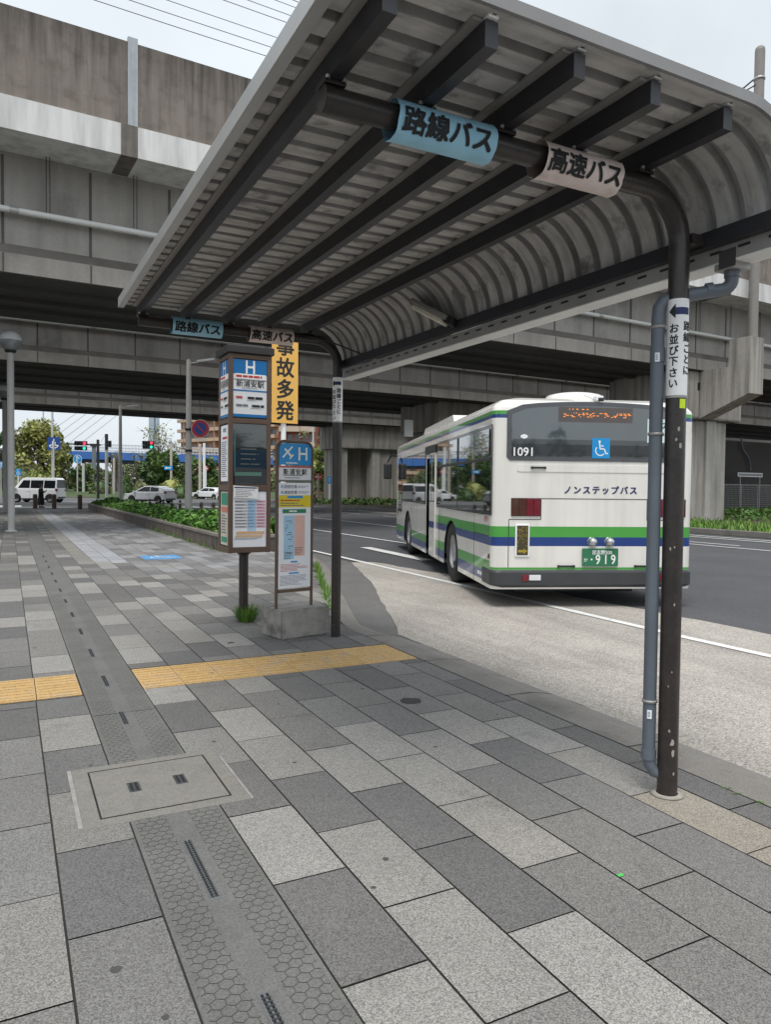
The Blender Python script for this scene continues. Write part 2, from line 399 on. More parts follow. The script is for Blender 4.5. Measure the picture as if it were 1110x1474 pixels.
for t, lst in ((LIGHT, [(155,70),(210,295),(540,185),(750,270),(815,155),(895,375),(910,650),(1060,400)]), (MIDL, [(100,980),(625,340),(270,560)]),
               (MID, [(50,370),(370,1080),(80,700),(60,520),(690,190),(880,190)]), (DARK, [(340,760),(860,480),(1000,510),(600,240),(240,390),(1050,820),(160,220),(50,250)])):
    picks += [(p, t) for p in gpix(lst, 2.22, 0, 920)]
for t, lst in ((LIGHT, [(365,445),(560,430),(415,395),(650,360),(495,375),(290,345),(240,278),(160,580),(425,317),(530,335),(570,270),(370,272),(100,350),(130,455),(20,440),(735,310),(860,345),(850,670)]),):
    picks += [(p, t) for p in gpix(lst, 2.3125, 0, 700)]
g = MB(); tone = []; rt = random.Random(11)
for (x0, x1, y0) in cols:
    k0 = int((-2-y0)//TL)
    for k in range(k0, int((Y1-y0)/TL)+1):
        a, b = y0+k*TL+.0038, y0+(k+1)*TL-.0038
        if b > Y1: continue
        xa, xb = x0+.0042, x1-.0042
        segs = [(a, b)]
        if x0 < 3.5 and b > 5.585 and a < 6.225 and not (.47 < x0 < .87):     # leave the tactile band free
            segs = []
            if a < 5.57: segs.append((a, 5.575))
            if b > 6.24: segs.append((6.238, b))
        for a, b in segs:
            if x0 > 2.6 and a < 7.3 and (3.02 < x1 and x0 > 2.99): pass
            e0, e1 = min(xb, KI(a)-.004), min(xb, KI(b)-.004)
            if e0 < xa+.02 or e1 < xa+.02: continue
            if 4.3 < x0 and a > 16.2: continue
            cx, cy = (xa+xb)/2, (a+b)/2
            u = rt.random()
            if cy > 15.2 and 1.5 < cx < 2.1: t = (.33,.345,.37)
            elif cy > 15.2 and 1.1 < cx < 1.5: t = (.235,.23,.215)
            elif cy > 13 and cx > 2.0: t = (.27,.275,.285) if u < .4 else ((.17,.17,.175) if u > .72 else (.215,.215,.22))
            else: t = (LIGHT if u < (.17 if cy < 6.3 or cy > 11 else .09) else (DARK if u > .55 else MID)) if not (cx > 2 and cy > 4.3 and cy < 7.5) else (DARK if u > .4 else MID)
            for p, tt in picks:
                if xa <= p.x <= xb and a <= p.y <= b: t = tt
            q = rt.uniform(.92, 1.08); z = rt.uniform(-.0008, .0008)
            cr = rt.uniform(-.012, .012)
            t = (t[0]*q*(1.03+cr), t[1]*q, t[2]*q*(.975-cr))
            if 2.7 < cx < 3.02 and 1.45 < cy < 2.55: t = (.275,.245,.205)
            g.add([(xa,a,z),(e0,a,z),(e1,b,z),(xa,b,z)], [(0,1,2,3)], TILE); tone.append(t)
struct('pavement', g, tone)
# tactile paving
g = MB()
def tact(x0, x1, y0, y1, dots=False):
    nx = max(1, round((x1-x0)/.306)); dx = (x1-x0)/nx
    for i in range(nx):
        for j in range(2):
            a, b = x0+i*dx+.003, x0+(i+1)*dx-.003; c, d = y0+j*(y1-y0)/2+.003, y0+(j+1)*(y1-y0)/2-.003
            g.box((a, c, -.01), (b, d, .0005), YEL)
            if dots:
                for p in range(5):
                    for q in range(5):
                        g.lathe([(.014,0),(.011,.005),(0,.005)], YEL, (a+(p+.5)*(b-a)/5, c+(q+.5)*(d-c)/5, .0005), 8)
            else:
                for q in range(4):
                    yc = c+(q+.5)*(d-c)/4; g.box((a+.012, yc-.012, 0), (b-.012, yc+.012, .0062), YEL, None, .003)
tact(.885, 2.72, 5.585, 6.225); tact(2.72, 3.22, 5.585, 6.225, True); tact(-4.0, .47, 5.62, 6.26)
struct('tactile_paving', g)
# drain channel with its honeycomb surface
g = MB(); g.box((.479,-2,-.03), (.877,Y1,-.002), CHANG)
def hexes(ya, yb):
    R = .0255; dy = R*1.5; dxx = R*sqrt(3); j = 0; y = ya
    while y < yb:
        x = .49+(dxx/2 if j % 2 else 0)
        while x < .868:
            if abs(x-.678) > .03:
                pts = [(x+(R-.0018)*cos(pi/6+pi/3*k), y+(R-.0018)*sin(pi/6+pi/3*k)) for k in range(6)]
                pts = [(min(max(px, .4795), .8765), py) for px, py in pts]
                g.add([(px, py, .0002) for px, py in pts], [tuple(range(6))], CHAN)
            x += dxx
        y += dy; j += 1
hexes(-1.0, 3.37); hexes(4.15, 11.0)
for xx0, xx1 in ((.628,.728),(.4795,.496),(.861,.8765)): g.add([(xx0,-2,.0012),(xx1,-2,.0012),(xx1,11,.0012),(xx0,11,.0012)], [(0,1,2,3)], CHAN)
g.add([(.4795,11,0),(.8765,11,0),(.8765,Y1,0),(.4795,Y1,0)], [(0,1,2,3)], CHAN)
g.add([(.4795,5.05,.002),(.8765,5.05,.002),(.8765,5.062,.002),(.4795,5.062,.002)], [(0,1,2,3)], CHANG)
struct('drain_channel', g)
IRON = mat('drain_grate_iron', (.10,.105,.11), .5, .5, var=.15, scale=20)
GRIM = mat('drain_grate_rim', (.30,.31,.32), .4, .6, var=.1)
def grate(x, y, ln, wd=.036):
    t = MB(); t.box((x-wd/2, y-ln/2, .001), (x+wd/2, y+ln/2, .004), GRIM, None, .002)
    for q in (-1, 1): t.box((x+q*wd*.22-wd*.11, y-ln/2+.012, .004), (x+q*wd*.22+wd*.11, y+ln/2-.012, .0052), BLACK)
    n = int(ln/.02)
    for k in range(n): t.box((x-wd*.40, y-ln/2+.015+k*(ln-.03)/n, .0052), (x+wd*.40, y-ln/2+.015+k*(ln-.03)/n+.005, .0066), IRON)
    return t.build('drain_grate')
GR = [(.665,1.80,.5,'long slotted drain grate at the bottom edge of the photo, nearest the viewer'),
      (.665,2.85,.5,'long slotted drain grate in honeycomb channel just below the concrete manhole cover'),
      (.655,4.93,.30,'short drain grate with yellowish stains between manhole cover and yellow tactile band'),
      (.655,5.93,.36,'short drain grate in the channel level with the yellow tactile band'),
      (.655,6.98,.36,'short drain grate in the channel just beyond the yellow tactile band')]
for x, y, ln, lb in GR: tag(grate(x, y, ln), lb, 'drain grate', 'slot grates along the drain channel')
for k in range(9):
    tag(grate(.655, 8.05+1.1*k, .36), 'small slot grate in the far stretch of drain channel beyond the yellow band', 'drain grate', 'slot grates along the drain channel')
# manhole cover
t = thing('manhole_cover', 'square concrete manhole cover set across the honeycomb drain channel', 'manhole cover', (.66,3.76,0))
MHC = mat('manhole_concrete', (.215,.204,.185), .9, var=.16, scale=5, speck=.18, spscale=200, bump=.2, patch=((.17,.15,.13), 5, .55, .75))
a = MB(); a.box((.285,3.385,-.02), (1.035,4.125,.0035), MHC, None, .004); a.build('frame', t)
a = MB()
for q in ((.36,3.455,.96,3.463),(.36,4.047,.96,4.055),(.36,3.463,.368,4.047),(.952,3.463,.96,4.047)): a.box((q[0],q[1],.0035), (q[2],q[3],.0048), BLACK)
a.build('joint_line', t)
a = MB(); a.box((.37,3.465,.0035), (.95,4.045,.0046), MHC); a.build('lid', t)
for x in (.55,.775):
    a = MB(); a.box((x-.028,3.70,.0046), (x+.028,3.82,.007), IRON, None, .002)
    for k in (-1,1): a.box((x+k*.012-.006,3.71,.007), (x+k*.012+.006,3.81,.0078), BLACK)
    a.build('grate', t)
MRT = mat('mortar_grey', (.30,.29,.275), .95, var=.25, scale=14); a = MB(); a.box((.266,3.40,-.02), (.285,4.125,.003), MRT); a.build('mortar_edge', t); a = MB(); a.box((1.035,3.385,-.02), (1.048,4.0,.003), MRT); a.build('mortar_edge', t)
# blue wheelchair bay mark, small surface marks
g = MB(); M = frame((2.86,15.9,.004), (1,0,0), (0,1,0)); g.rect(M, -.38, -.5, .38, .36, 0, BLUEP)
def wheelchair(mb, M, x, y, s, z, mt):
    k = lambda px, py: (x+(px-.5)*s, y+(py-.5)*s)
    cx, cy = k(.40, .90); mb.disc(M, cx, cy, .075*s, z, mt, 14)
    mb.stroke(M, [k(.40,.84), k(.44,.46), k(.70,.46), k(.83,.16), k(.94,.20)], .075*s, z, mt)
    mb.stroke(M, [k(.42,.64), k(.66,.64)], .06*s, z, mt)
    pts = [k(.46+.30*cos(t), .36+.30*sin(t)) for t in [radians(q) for q in range(140, 335, 15)]]
    mb.stroke(M, pts, .065*s, z, mt)
wheelchair(g, M, 0, -.05, .62, .004, PAINT)
struct('pavement_marking', g)
STAIN = mat('oil_stain', (.045,.043,.042), .8, var=.2, scale=15)
g = MB()
def blob(x, y, r, mt, z=.0014, n=18, asp=1.):
    rb = random.Random(int(x*1000)); g.add([(x+r*asp*cos(2*pi*k/n)*rb.uniform(.75,1.1), y+r*sin(2*pi*k/n)*rb.uniform(.75,1.1), z) for k in range(n)], [tuple(range(n))], mt)
p = at(591, 1009); blob(p.x, p.y, .085, STAIN)
rsn = random.Random(61)
for i in range(46):
    x, y = rsn.uniform(-1.6, 3.1), rsn.uniform(1.3, 8.5)
    if .44 < x < .92: continue
    blob(x, y, rsn.uniform(.008, .02), mat('old_gum', (.075,.072,.07), .9, var=.2, scale=30), .0013, 9)
for x, y, r in ((-.22,2.75,.03),(2.35,4.9,.012),(1.9,6.9,.03)): blob(x, y, r, STAIN, .0014, 12, 1.4)
struct('pavement_stain', g)
# green leaf scrap
p = at(893, 1261); a = MB(); a.add([(p.x-.012,p.y-.008,.003),(p.x+.012,p.y-.010,.005),(p.x+.016,p.y+.004,.006),(p.x-.01,p.y+.009,.004)], [(0,1,2,3)], mat('leaf_scrap', (.08,.55,.10), .5))
tag(a.build('leaf_scrap'), 'tiny bright green scrap lying on a grey granite paver', 'scrap')

# ------------------------------------------------------------------ shelter
def ZS(y): return .0072*(y-2.54)
sh = thing('bus_shelter', 'long bus stop shelter with curved ribbed metal roof on two dark tube frames', 'bus shelter', (2.92, 4.6, 0))
def framepts(xp, y):
    zb = 2.925+ZS(y); R = .24; pts = [(xp, y, -.02), (xp, y, 1.2), (xp, y, zb-R)]
    for k in range(1, 9):
        t = pi/2*k/8; pts.append((xp-R+R*cos(t), y, zb-R+R*sin(t)))
    pts.append((1.8, y, zb)); pts.append((1.03, y, zb)); return pts
for (xp, y) in ((2.899, 2.54), (2.945, 6.78)):
    a = MB(); a.tube(framepts(xp, y), .0485, BROWN, 20); a.build('frame_tube', sh)
FLA = mat('chipped_paint', (.34,.31,.27), .8)
a = MB()
def onpost(xp, y, ang, z, r=.0491): return Vector((xp+r*cos(ang), y+r*sin(ang), z))
FC = atan2(-2.54, -2.905)     # towards the kerbside viewer
rp = random.Random(5)
for (da, z, s) in ((.4,.27,.016),(.1,.33,.008),(.5,.22,.014),(-.1,.55,.006),(.2,.62,.005),(.3,.95,.007),(-.2,1.22,.008),(.2,1.23,.006),(.5,1.72,.012),(.1,1.75,.008),(.35,1.8,.01),(.6,.12,.008)):
    n = 7; vs = [onpost(2.899, 2.54, FC+da+s/.0515*cos(2*pi*k/n)*rp.uniform(.4,.9), z+s*1.2*sin(2*pi*k/n)*rp.uniform(.5,1.2)) for k in range(n)]
    a.add(vs, [tuple(range(n))], FLA)
a.build('paint_chips', sh)
PURX = [1.065, 1.45, 1.835, 2.215, 2.625]
YA, YB = 2.07, 6.93
for x in PURX:
    a = MB()
    a.beam((x, YA, 3.026+ZS(YA)), (x, YB, 3.026+ZS(YB)), .052, .088, PURLIN); p = a.build('purlin', sh)
    a = MB(); a.beam((x-.038, YA+.02, 3.078+ZS(YA)), (x-.038, YB-.02, 3.078+ZS(YB)), .05, .012, ALUD); a.build('roof_rail', p)
    a = MB(); a.box((x-.02, YA-.012, 3.072), (x+.022, YA+.05, 3.102), WHITEP if x < 1.6 else ALU, None, .004); a.box((x-.006, YA-.016, 3.08), (x+.008, YA-.012, 3.092), BLACK); a.build('clip', p)
for (y, ) in ((2.54,), (6.78,)):
    for x in PURX:
        a = MB(); a.box((x-.045,y-.045,2.965+ZS(y)), (x+.045,y+.045,2.981+ZS(y)), BROWN, None, .003)
        for q in (-.032,.032): a.lathe([(.009,-.012),(.009,0)], GALV, (x+q, y-.05, 2.985+ZS(y)), 6)
        a.build('cleat', sh)
# ribbed sheet
prof = []
for i in range(13): prof.append((.90+(2.70-.90)*i/12, 3.112, 0., 1.))
for k in range(1, 15):
    t = pi/2*k/14*1.0; prof.append((2.70+.375*sin(t), 3.112-.375+.375*cos(t), sin(t), cos(t)))
st = []; y = YA-.03; P = .155
while y < YB+.02:
    for dy, o in ((0, 0.), (.098, 0.), (.106, .037), (.147, .037)): st.append((y+dy, o))
    y += P
    st.append((y-.0001, 0.)) if False else None
st = [q for q in st if q[0] < YB+.02]
a = MB(); v = []
for (yy_, o) in st:
    for (x, z, nx, nz_) in prof: v.append((x+nx*(o-.024), yy_, z+nz_*(o-.024)+ZS(yy_)))
n = len(prof)
for i in range(len(st)-1):
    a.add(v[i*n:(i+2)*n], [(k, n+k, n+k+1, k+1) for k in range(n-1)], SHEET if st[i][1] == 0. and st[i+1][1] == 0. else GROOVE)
ro = a.build('roof_sheet', sh)
sm = ro.modifiers.new('thickness', 'SOLIDIFY'); sm.thickness = .003; sm.offset = 1
a = MB(); a.beam((.893, YA-.04, 3.098+ZS(YA)), (.893, YB+.02, 3.098+ZS(YB)), .022, .075, ALU); a.beam((.905, YA-.04, 3.058+ZS(YA)), (.905, YB+.02, 3.058+ZS(YB)), .05, .006, ALU); a.build('edge_fascia', sh)
a = MB(); v = []
for yy_ in (YA-.045, YA-.028):
    for (x, z, nx, nz_) in prof: v += [(x-nx*.026, yy_, z-nz_*.026), (x+nx*.02, yy_, z+nz_*.02)]
N2 = 2*n
for i in range(n-1):
    j = 2*i
    a.add([v[j], v[j+1], v[j+3], v[j+2], v[N2+j], v[N2+j+1], v[N2+j+3], v[N2+j+2]], [(0,1,2,3),(7,6,5,4),(1,5,6,2),(0,3,7,4)], mat('roof_end_trim', (.25,.245,.24), .5, .2, var=.15))
a.build('end_trim', sh)
a = MB(); a.beam((3.03, YA-.02, 2.715+ZS(YA)), (3.03, YB, 2.715+ZS(YB)), .05, .075, PURLIN); p = a.build('eaves_rail', sh)
for (xp, y) in ((2.899, 2.54), (2.945, 6.78)):
    a = MB(); a.box((xp+.03, y-.05, 2.69+ZS(y)), (3.01, y+.05, 2.74+ZS(y)), BROWN); a.build('bracket', p)
a = MB()   # gutter: a U channel
yA, yB = YA-.25, YB+.05
def gz(y): return ZS(y)*.5
a.beam((3.062, yA, 2.645+gz(yA)), (3.062, yB, 2.645+gz(yB)), .006, .075, ALUD)
a.beam((3.185, yA, 2.655+gz(yA)), (3.185, yB, 2.655+gz(yB)), .006, .095, ALU)
a.beam((3.124, yA, 2.609+gz(yA)), (3.124, yB, 2.609+gz(yB)), .124, .006, ALU)
a.beam((3.124, yA, 2.602+gz(yA)), (3.124, yB, 2.602+gz(yB)), .13, .006, mat('bright_gutter_lip', (.78,.78,.76), .4)); y = yA+.3
while y < yB-.2:
    a.box((3.0555, y, 2.648+gz(y)), (3.0588, y+.062, 2.660+gz(y)), BLACK); y += .155
gt = a.build('gutter_channel', sh)
# downpipe by the near post
a = MB(); a.box((3.06, 2.36, 2.565), (3.18, 2.47, 2.66), ALUD, None, .004); a.box((3.055, 2.35, 2.57), (3.06, 2.44, 2.655), mat('dark_strap', (.05,.048,.046), .6)); hop = a.build('outlet_box', sh)
a = MB()
xp, yp = 2.835, 2.60
pts = [(3.12,2.415,2.57),(3.12,2.415,2.53)]
for k in range(1,7):
    t = pi/2*k/6; pts.append((3.12-.05*(1-cos(t)), 2.415+.03*(1-cos(t)), 2.53-.055*sin(t)))
pts += [(2.95,2.53,2.455),(2.88,2.575,2.44),(2.855,2.59,2.425),(2.838,2.60,2.395),(2.834,2.602,2.35),(2.834,2.602,1.2),(2.834,2.602,.20),(2.838,2.60,.145),(2.855,2.59,.11),(2.90,2.56,.09)]
a.tube(pts, .032, PVC, 16); dp = a.build('downpipe', sh)
a = MB()
for z in (2.30, 1.78, .46): a = MB(); a.lathe([(.0325,0),(.037,0),(.037,.014),(.0325,.014)], ALUD, (2.834,2.602,z-.007), 16); a.build('pipe_clip', dp)
for p, q, r in (((2.834,2.602,2.13),(2.834,2.602,2.20),.0355), ((2.834,2.602,.17),(2.834,2.602,.22),.0365), ((3.045,2.464,2.478),(3.02,2.481,2.474),.0365), ((3.12,2.415,2.535),(3.12,2.415,2.58),.0365)):
    a = MB(); a.tube([p, q], r, PVC, 16); a.build('pipe_collar', dp)
for z in (.40, 2.15):
    a = MB(); d = Vector((-2.834,-2.602,0)).normalized(); e = Vector((-d.y,d.x,0)); M = frame(Vector((2.834,2.602,z))+d*.0362, e, (0,0,1))
    a.rect(M, -.011, -.022, .011, .022, 0, PAPER); a.lines(M, -.008, -.015, .008, .015, 4, .0006, INK2); a.build('sticker', dp)
# striplight
a = MB(); A_, B_ = Vector((2.86,5.2,2.985)), Vector((2.985,4.82,2.80))
A_, B_ = at(601,434,2,2.985), at(650,459,0,2.985); d = (B_-A_).normalized(); sd_ = Vector((.75,.66,0)); sd_ = (sd_-d*d.dot(sd_)).normalized(); up_ = d.cross(sd_).normalized(); up_ = up_ if up_.z < 0 else -up_; sd_ = up_.cross(d)
M = Matrix((d, sd_, up_)).transposed().to_4x4(); M.translation = A_; ln = (B_-A_).length
LAMPB = mat('yellowed_lamp_housing', (.68,.64,.53), .5, var=.12, scale=8)
a.box((0,-.075,-.005), (ln,.075,.03), ALUD, M, .006); lf = a.build('striplight', sh)
a = MB(); a.box((.02,-.055,.03), (ln-.05,.055,.07), LAMPB, M, .012); a.build('tube_cover', lf)
a = MB(); a.box((ln-.03,-.045,-.01), (ln+.06,.045,.05), BLACK, M, .008); a.build('end_bracket', lf)
a = MB(); a.tube([(2.6,6.74,2.97),(2.75,6.6,2.92),(2.9,6.5,2.85),(3.02,6.35,2.77)], .008, BLACK, 6); a.build('cable', sh)
# route names wrapped round the cross tubes
def cyl_x(y0, z0, r, a0):
    def fn(x, yv, x0): t = a0+yv/r; return Vector((x0+x, y0-r*cos(t), z0+r*sin(t)))
    return fn
def beam_sign(y, x0, x1, word, mt, rough_edge, label):
    z0 = 2.925+ZS(y)-.010; r = .076; a = MB(); n = 28; sg = random.Random(int(x0*100)+int(y)); nx = 10
    v = []
    for i in range(nx+1):
        for k in range(n+1):
            t = radians(-175+350*k/n)-radians(10); rr_ = r+(sg.uniform(-.003,.003) if i in (0, nx) else 0)
            x = x0+(x1-x0)*i/nx + ((sg.uniform(-.002,.002)+.002*sin(k*.9+x0*9))*rough_edge if i in (0, nx) else 0)
            v.append((x, y-rr_*cos(t), z0+rr_*sin(t)))
    a.add(v, [(i*(n+1)+k, i*(n+1)+k+1, (i+1)*(n+1)+k+1, (i+1)*(n+1)+k) for i in range(nx) for k in range(n)], mt, True)
    o = a.build('route_sign', sh); o['label'] = label
    a = MB(); f = cyl_x(y, z0, r+.003, radians(-14)); xc = (x0+x1)/2
    a.mapped_text(word, .104, lambda x, q: f(x, q, xc), INK, .028)
    a.build('lettering', o)
for y in (2.54, 6.78):
    beam_sign(y, 1.315, 1.765, '路線バス', SIGNB, .4, 'pale blue sheet wrapped round the tube reading 路線バス')
    beam_sign(y, 2.025, 2.455, '高速バス', SIGNP, 1.0, 'dirty pink sheet wrapped round the tube reading 高速バス')
def post_sign(xp, y, z0, z1, fa, c1, c2, lab):
    r = .0498; a = MB(); n = 30
    a.add([Vector((xp+r*cos(2*pi*k/n), y+r*sin(2*pi*k/n), z)) for z in (z0, z1) for k in range(n)], [(k, (k+1)%n, n+(k+1)%n, n+k) for k in range(n)], WHITEP, True)
    o = a.build('queue_sign', sh); o['label'] = lab
    a = MB(); r2 = r+.0012
    def fn(ang): return lambda x, q, zc=0: Vector((xp+r2*cos(ang+x/r2), y+r2*sin(ang+x/r2), zc+q))
    sz = .0485
    for word, ang, zt in (('お並び下さい', fa+c1, z1-.115), ('路線ごとに', fa+c2, z1-.105)):
        for i, ch in enumerate(word):
            f = fn(ang); zc = zt-(i+.5)*sz*1.09; a.mapped_text(ch, sz, lambda x, q: f(x, q, zc), INK, .02)
    f = fn(fa+c1-.1)      # arrow
    for k in range(8):
        q0, q1 = .012+k*.009, .012+(k+1)*.009; a.add([f(q0,-.017,z1-.06), f(q1,-.017,z1-.06), f(q1,.017,z1-.06), f(q0,.017,z1-.06)], [(0,1,2,3)], NAVY)
    for k in range(4):
        q0, q1 = -.022+k*.0085, -.022+(k+1)*.0085; h0, h1 = .035*k/4, .035*(k+1)/4
        a.add([f(q0,-h0,z1-.06), f(q1,-h1,z1-.06), f(q1,h1,z1-.06), f(q0,h0,z1-.06)], [(0,1,2,3)], INK)
    a.add([Vector((xp+(r+.001)*cos(2*pi*k/n), y+(r+.001)*sin(2*pi*k/n), z)) for z in (z0-.004, z0+.008) for k in range(n)], [(k, (k+1)%n, n+(k+1)%n, n+k) for k in range(n)], ALUD, True)
    a.build('lettering', o)
post_sign(2.899, 2.54, 1.955, 2.425, FC, -.34, 1.0, 'white wrap with black arrow and vertical writing on the near post')
post_sign(2.945, 6.78, 2.155, 2.60, atan2(-6.78,-2.945), -.80, .30, 'white wrap with vertical writing on the far post')
a = MB(); M = None
YG = mat('fluorescent_tape', (.62,.85,.02), .5)
a.add([onpost(2.899, 2.54, FC+.35+.11*k, z, .0503) for z in (1.90, 1.945) for k in range(7)], [(k, k+1, 7+k+1, 7+k) for k in range(6)], YG); a.build('reflective_tape', sh)
a = MB(); a.lathe([(.052,.001),(.076,.001),(.08,.005),(.052,.010)], mat('mortar', (.36,.33,.29), .95, var=.2, scale=20), (2.899,2.54,0), 24); a.build('mortar_collar', sh)

# ------------------------------------------------------------------ information pillar
ip = thing('information_pillar', 'brown boxed bus information pillar marked H standing on a single dark post', 'information pillar', (2.34, 7.98, 0))
a = MB(); a.tube([(2.34,7.98,-.02),(2.34,7.98,.79)], .052, BROWN, 18); a.lathe([(.052,.74),(.09,.775),(.09,.785)], BROWN, (2.34,7.98,0), 18); a.build('post', ip)
X0, X1, Ya, Yb, Z0, Z1 = 2.11, 2.575, 7.76, 8.20, .785, 2.93
CASE = mat('pillar_case', (.035,.032,.031), .5, var=.2)
a = MB(); a.box((X0+.012,Ya+.012,Z0), (X1-.012,Yb-.012,Z1), CASE)
fr = .042
for (zz0, zz1) in ((Z0, Z0+.055), (1.455, 1.52), (2.185, 2.235), (Z1-.05, Z1)): a.box((X0,Ya,zz0), (X1,Yb,zz1), BROWNF, None, .004)
for x in (X0, X1-fr):
    for y in (Ya, Yb-fr): a.box((x-.002,y-.002,Z0-.004), (x+fr+.002,y+fr+.002,Z1+.004), BROWNF, None, .005)
a.build('case', ip)
a = MB(); a.box((X0-.03,Ya-.03,Z1+.004), (X1+.03,Yb+.03,Z1+.085), mat('pillar_roof', (.028,.026,.026), .5, var=.2), None, .008); a.build('roof', ip)
HB = mat('pictogram_blue', (.012,.16,.42), .4, var=.05)
HBL = mat('pictogram_bright_blue', (.008,.27,.62), .35, var=.05)
PANEL = mat('backlit_panel_white', (.74,.75,.77), .5, var=.04)
GLZ = mat('display_glass', (.022,.028,.030), .06, spec=.9, coat=1., var=.3, scale=3)
SCRL = mat('display_glass_edge', (.05,.13,.15), .2, var=.1)
def panel(M, wd, parent, name, front):
    a = MB(); a.rect(M, 0, 2.255-Z0, wd, Z1-.06-Z0, 0, PANEL); o = a.build('destination_panel', parent)
    h0 = 2.255-Z0; h1 = Z1-.06-Z0; H_ = h1-h0; b = MB()
    b.rect(M, 0, h1-.25*H_, wd, h1, .002, HB); b.rect(M, 0, h1-.55*H_, wd, h1-.525*H_, .002, HB); b.rect(M, 0, h0, wd, h0+.05*H_, .002, HB)
    b.rect(M, wd*.06, h1-.335*H_, wd*.96, h1-.245*H_, .003, WHITEP)
    b.rect(M, 0, h1-.355*H_, wd, h1-.347*H_, .003, INK)
    b.text(M, 'H', wd*.5, h1-.125*H_, .2, .004, WHITEP, .012, 'CENTER', .85)
    b.text(M, '新浦安駅', wd*.5, h1-.415*H_, .080*wd/.38, .004, INK, .008)
    b.lines(M, wd*.25, h1-.505*H_, wd*.8, h1-.485*H_, 1, .004, INK2)
    b.lines(M, wd*.08, h1-.315*H_, wd*.9, h1-.265*H_, 1, .004, REDINK, .8)
    b.lines(M, wd*.08, h1-.68*H_, wd*.36, h1-.635*H_, 1, .004, REDINK, .8); b.lines(M, wd*.42, h1-.69*H_, wd*.95, h1-.635*H_, 1, .004, INK, .8); b.lines(M, wd*.4, h1-.715*H_, wd*.85, h1-.70*H_, 1, .004, INK2)
    b.lines(M, wd*.08, h1-.82*H_, wd*.5, h1-.775*H_, 1, .004, INK2, .8); b.lines(M, wd*.55, h1-.825*H_, wd*.95, h1-.775*H_, 1, .004, INK, .8); b.lines(M, wd*.5, h1-.85*H_, wd*.9, h1-.835*H_, 1, .004, INK2)
    b.build('lettering', o)
wp = X1-X0-2*fr-.008
MF = frame((X0+fr+.004, Ya+.009, Z0), (1,0,0), (0,0,1)); ML = frame((X0+.009, Yb-fr-.004, Z0), (0,-1,0), (0,0,1)); wl = Yb-Ya-2*fr-.008
panel(MF, wp, ip, 'front', True); panel(ML, wl, ip, 'side', False)
a = MB(); a.rect(MF, 0, 1.525-Z0, wp, 2.18-Z0, 0, GLZ); o = a.build('display', ip)
b = MB(); b.rect(MF, wp*.03, 1.64-Z0, wp*.07, 2.12-Z0, .002, SCRL); b.rect(MF, wp*.05, 1.62-Z0, wp*.85, 1.66-Z0, .002, mat('display_band', (.10,.20,.16), .3)); b.lines(MF, wp*.22, 1.72-Z0, wp*.8, 2.1-Z0, 7, .002, mat('faint_white_print', (.10,.11,.11), .5), .22); b.build('printing', o)
a = MB(); a.rect(MF, 0, .845-Z0, wp, 1.45-Z0, .001, PAPER); o = a.build('timetable', ip)
b = MB(); c1 = mat('timetable_blue', (.32,.50,.70), .6); c2 = mat('timetable_red', (.66,.33,.42), .6); c3 = mat('timetable_orange', (.68,.42,.22), .6); c4 = mat('timetable_grey', (.50,.47,.47), .6)
for i in range(9):
    y = 1.33-Z0-i*.034
    b.rect(MF, wp*.06, y, wp*.42, y+.018, .003, c4); b.rect(MF, wp*.43, y, wp*.69, y+.024, .003, c1); b.rect(MF, wp*.70, y, wp*.97, y+.024, .003, c2)
    b.lines(MF, wp*.07, y+.004, wp*.40, y+.014, 1, .0045, INK2, .7); b.lines(MF, wp*.46, y+.006, wp*.65, y+.016, 1, .0045, INK2, .5); b.lines(MF, wp*.73, y+.006, wp*.93, y+.016, 1, .0045, INK2, .5)
b.rect(MF, wp*.43, 1.0-Z0, wp*.69, 1.35-Z0, .002, mat('timetable_pale_blue', (.45,.60,.76), .6))
b.rect(MF, wp*.1, .985-Z0, wp*.95, 1.015-Z0, .003, c3); b.rect(MF, wp*.08, .955-Z0, wp*.9, .975-Z0, .003, c3)
b.lines(MF, wp*.05, .925-Z0, wp*.97, .95-Z0, 2, .003, INK2, .4); b.build('printing', o)
a = MB(); Mn = frame((X0+fr-.002, Ya-.006, Z0), (1,0,-.02), (0,0,1)); a.prism([(.01,1.385-Z0),(.285,1.375-Z0),(.28,1.505-Z0),(.005,1.515-Z0)], 0, .003, Mn, WHITEP); o = a.build('notice', ip)
b = MB(); b.rect(Mn, .015, 1.487-Z0, .27, 1.5-Z0, .0045, NAVY); b.lines(Mn, .03, 1.39-Z0, .26, 1.478-Z0, 5, .0045, INK2, .3); b.build('printing', o)
GRN = mat('notice_green', (.05,.27,.17), .6)
a = MB(); a.rect(ML, .03, 1.56-Z0, wl-.01, 2.17-Z0, .001, PAPER); o = a.build('side_timetable', ip)
b = MB(); b.lines(ML, .06, 1.6-Z0, wl-.05, 2.0-Z0, 18, .003, INK2, .4); b.rect(ML, .12, 2.1-Z0, wl-.1, 2.14-Z0, .003, SCRL); b.rect(ML, .10, 2.02-Z0, wl-.06, 2.045-Z0, .003, REDINK); b.build('printing', o)
a = MB(); a.rect(ML, .03, .86-Z0, wl-.01, 1.445-Z0, .001, mat('notice_cream', (.58,.55,.47), .6)); o = a.build('side_notice', ip)
b = MB(); b.rect(ML, .06, 1.30-Z0, wl-.03, 1.43-Z0, .003, GRN); b.rect(ML, .06, 1.22-Z0, wl-.03, 1.28-Z0, .003, mat('notice_rust', (.55,.2,.14), .6)); b.lines(ML, .06, .98-Z0, wl-.04, 1.2-Z0, 7, .003, INK2, .4); b.rect(ML, .06, .89-Z0, wl-.05, .95-Z0, .003, GRN); b.build('printing', o)

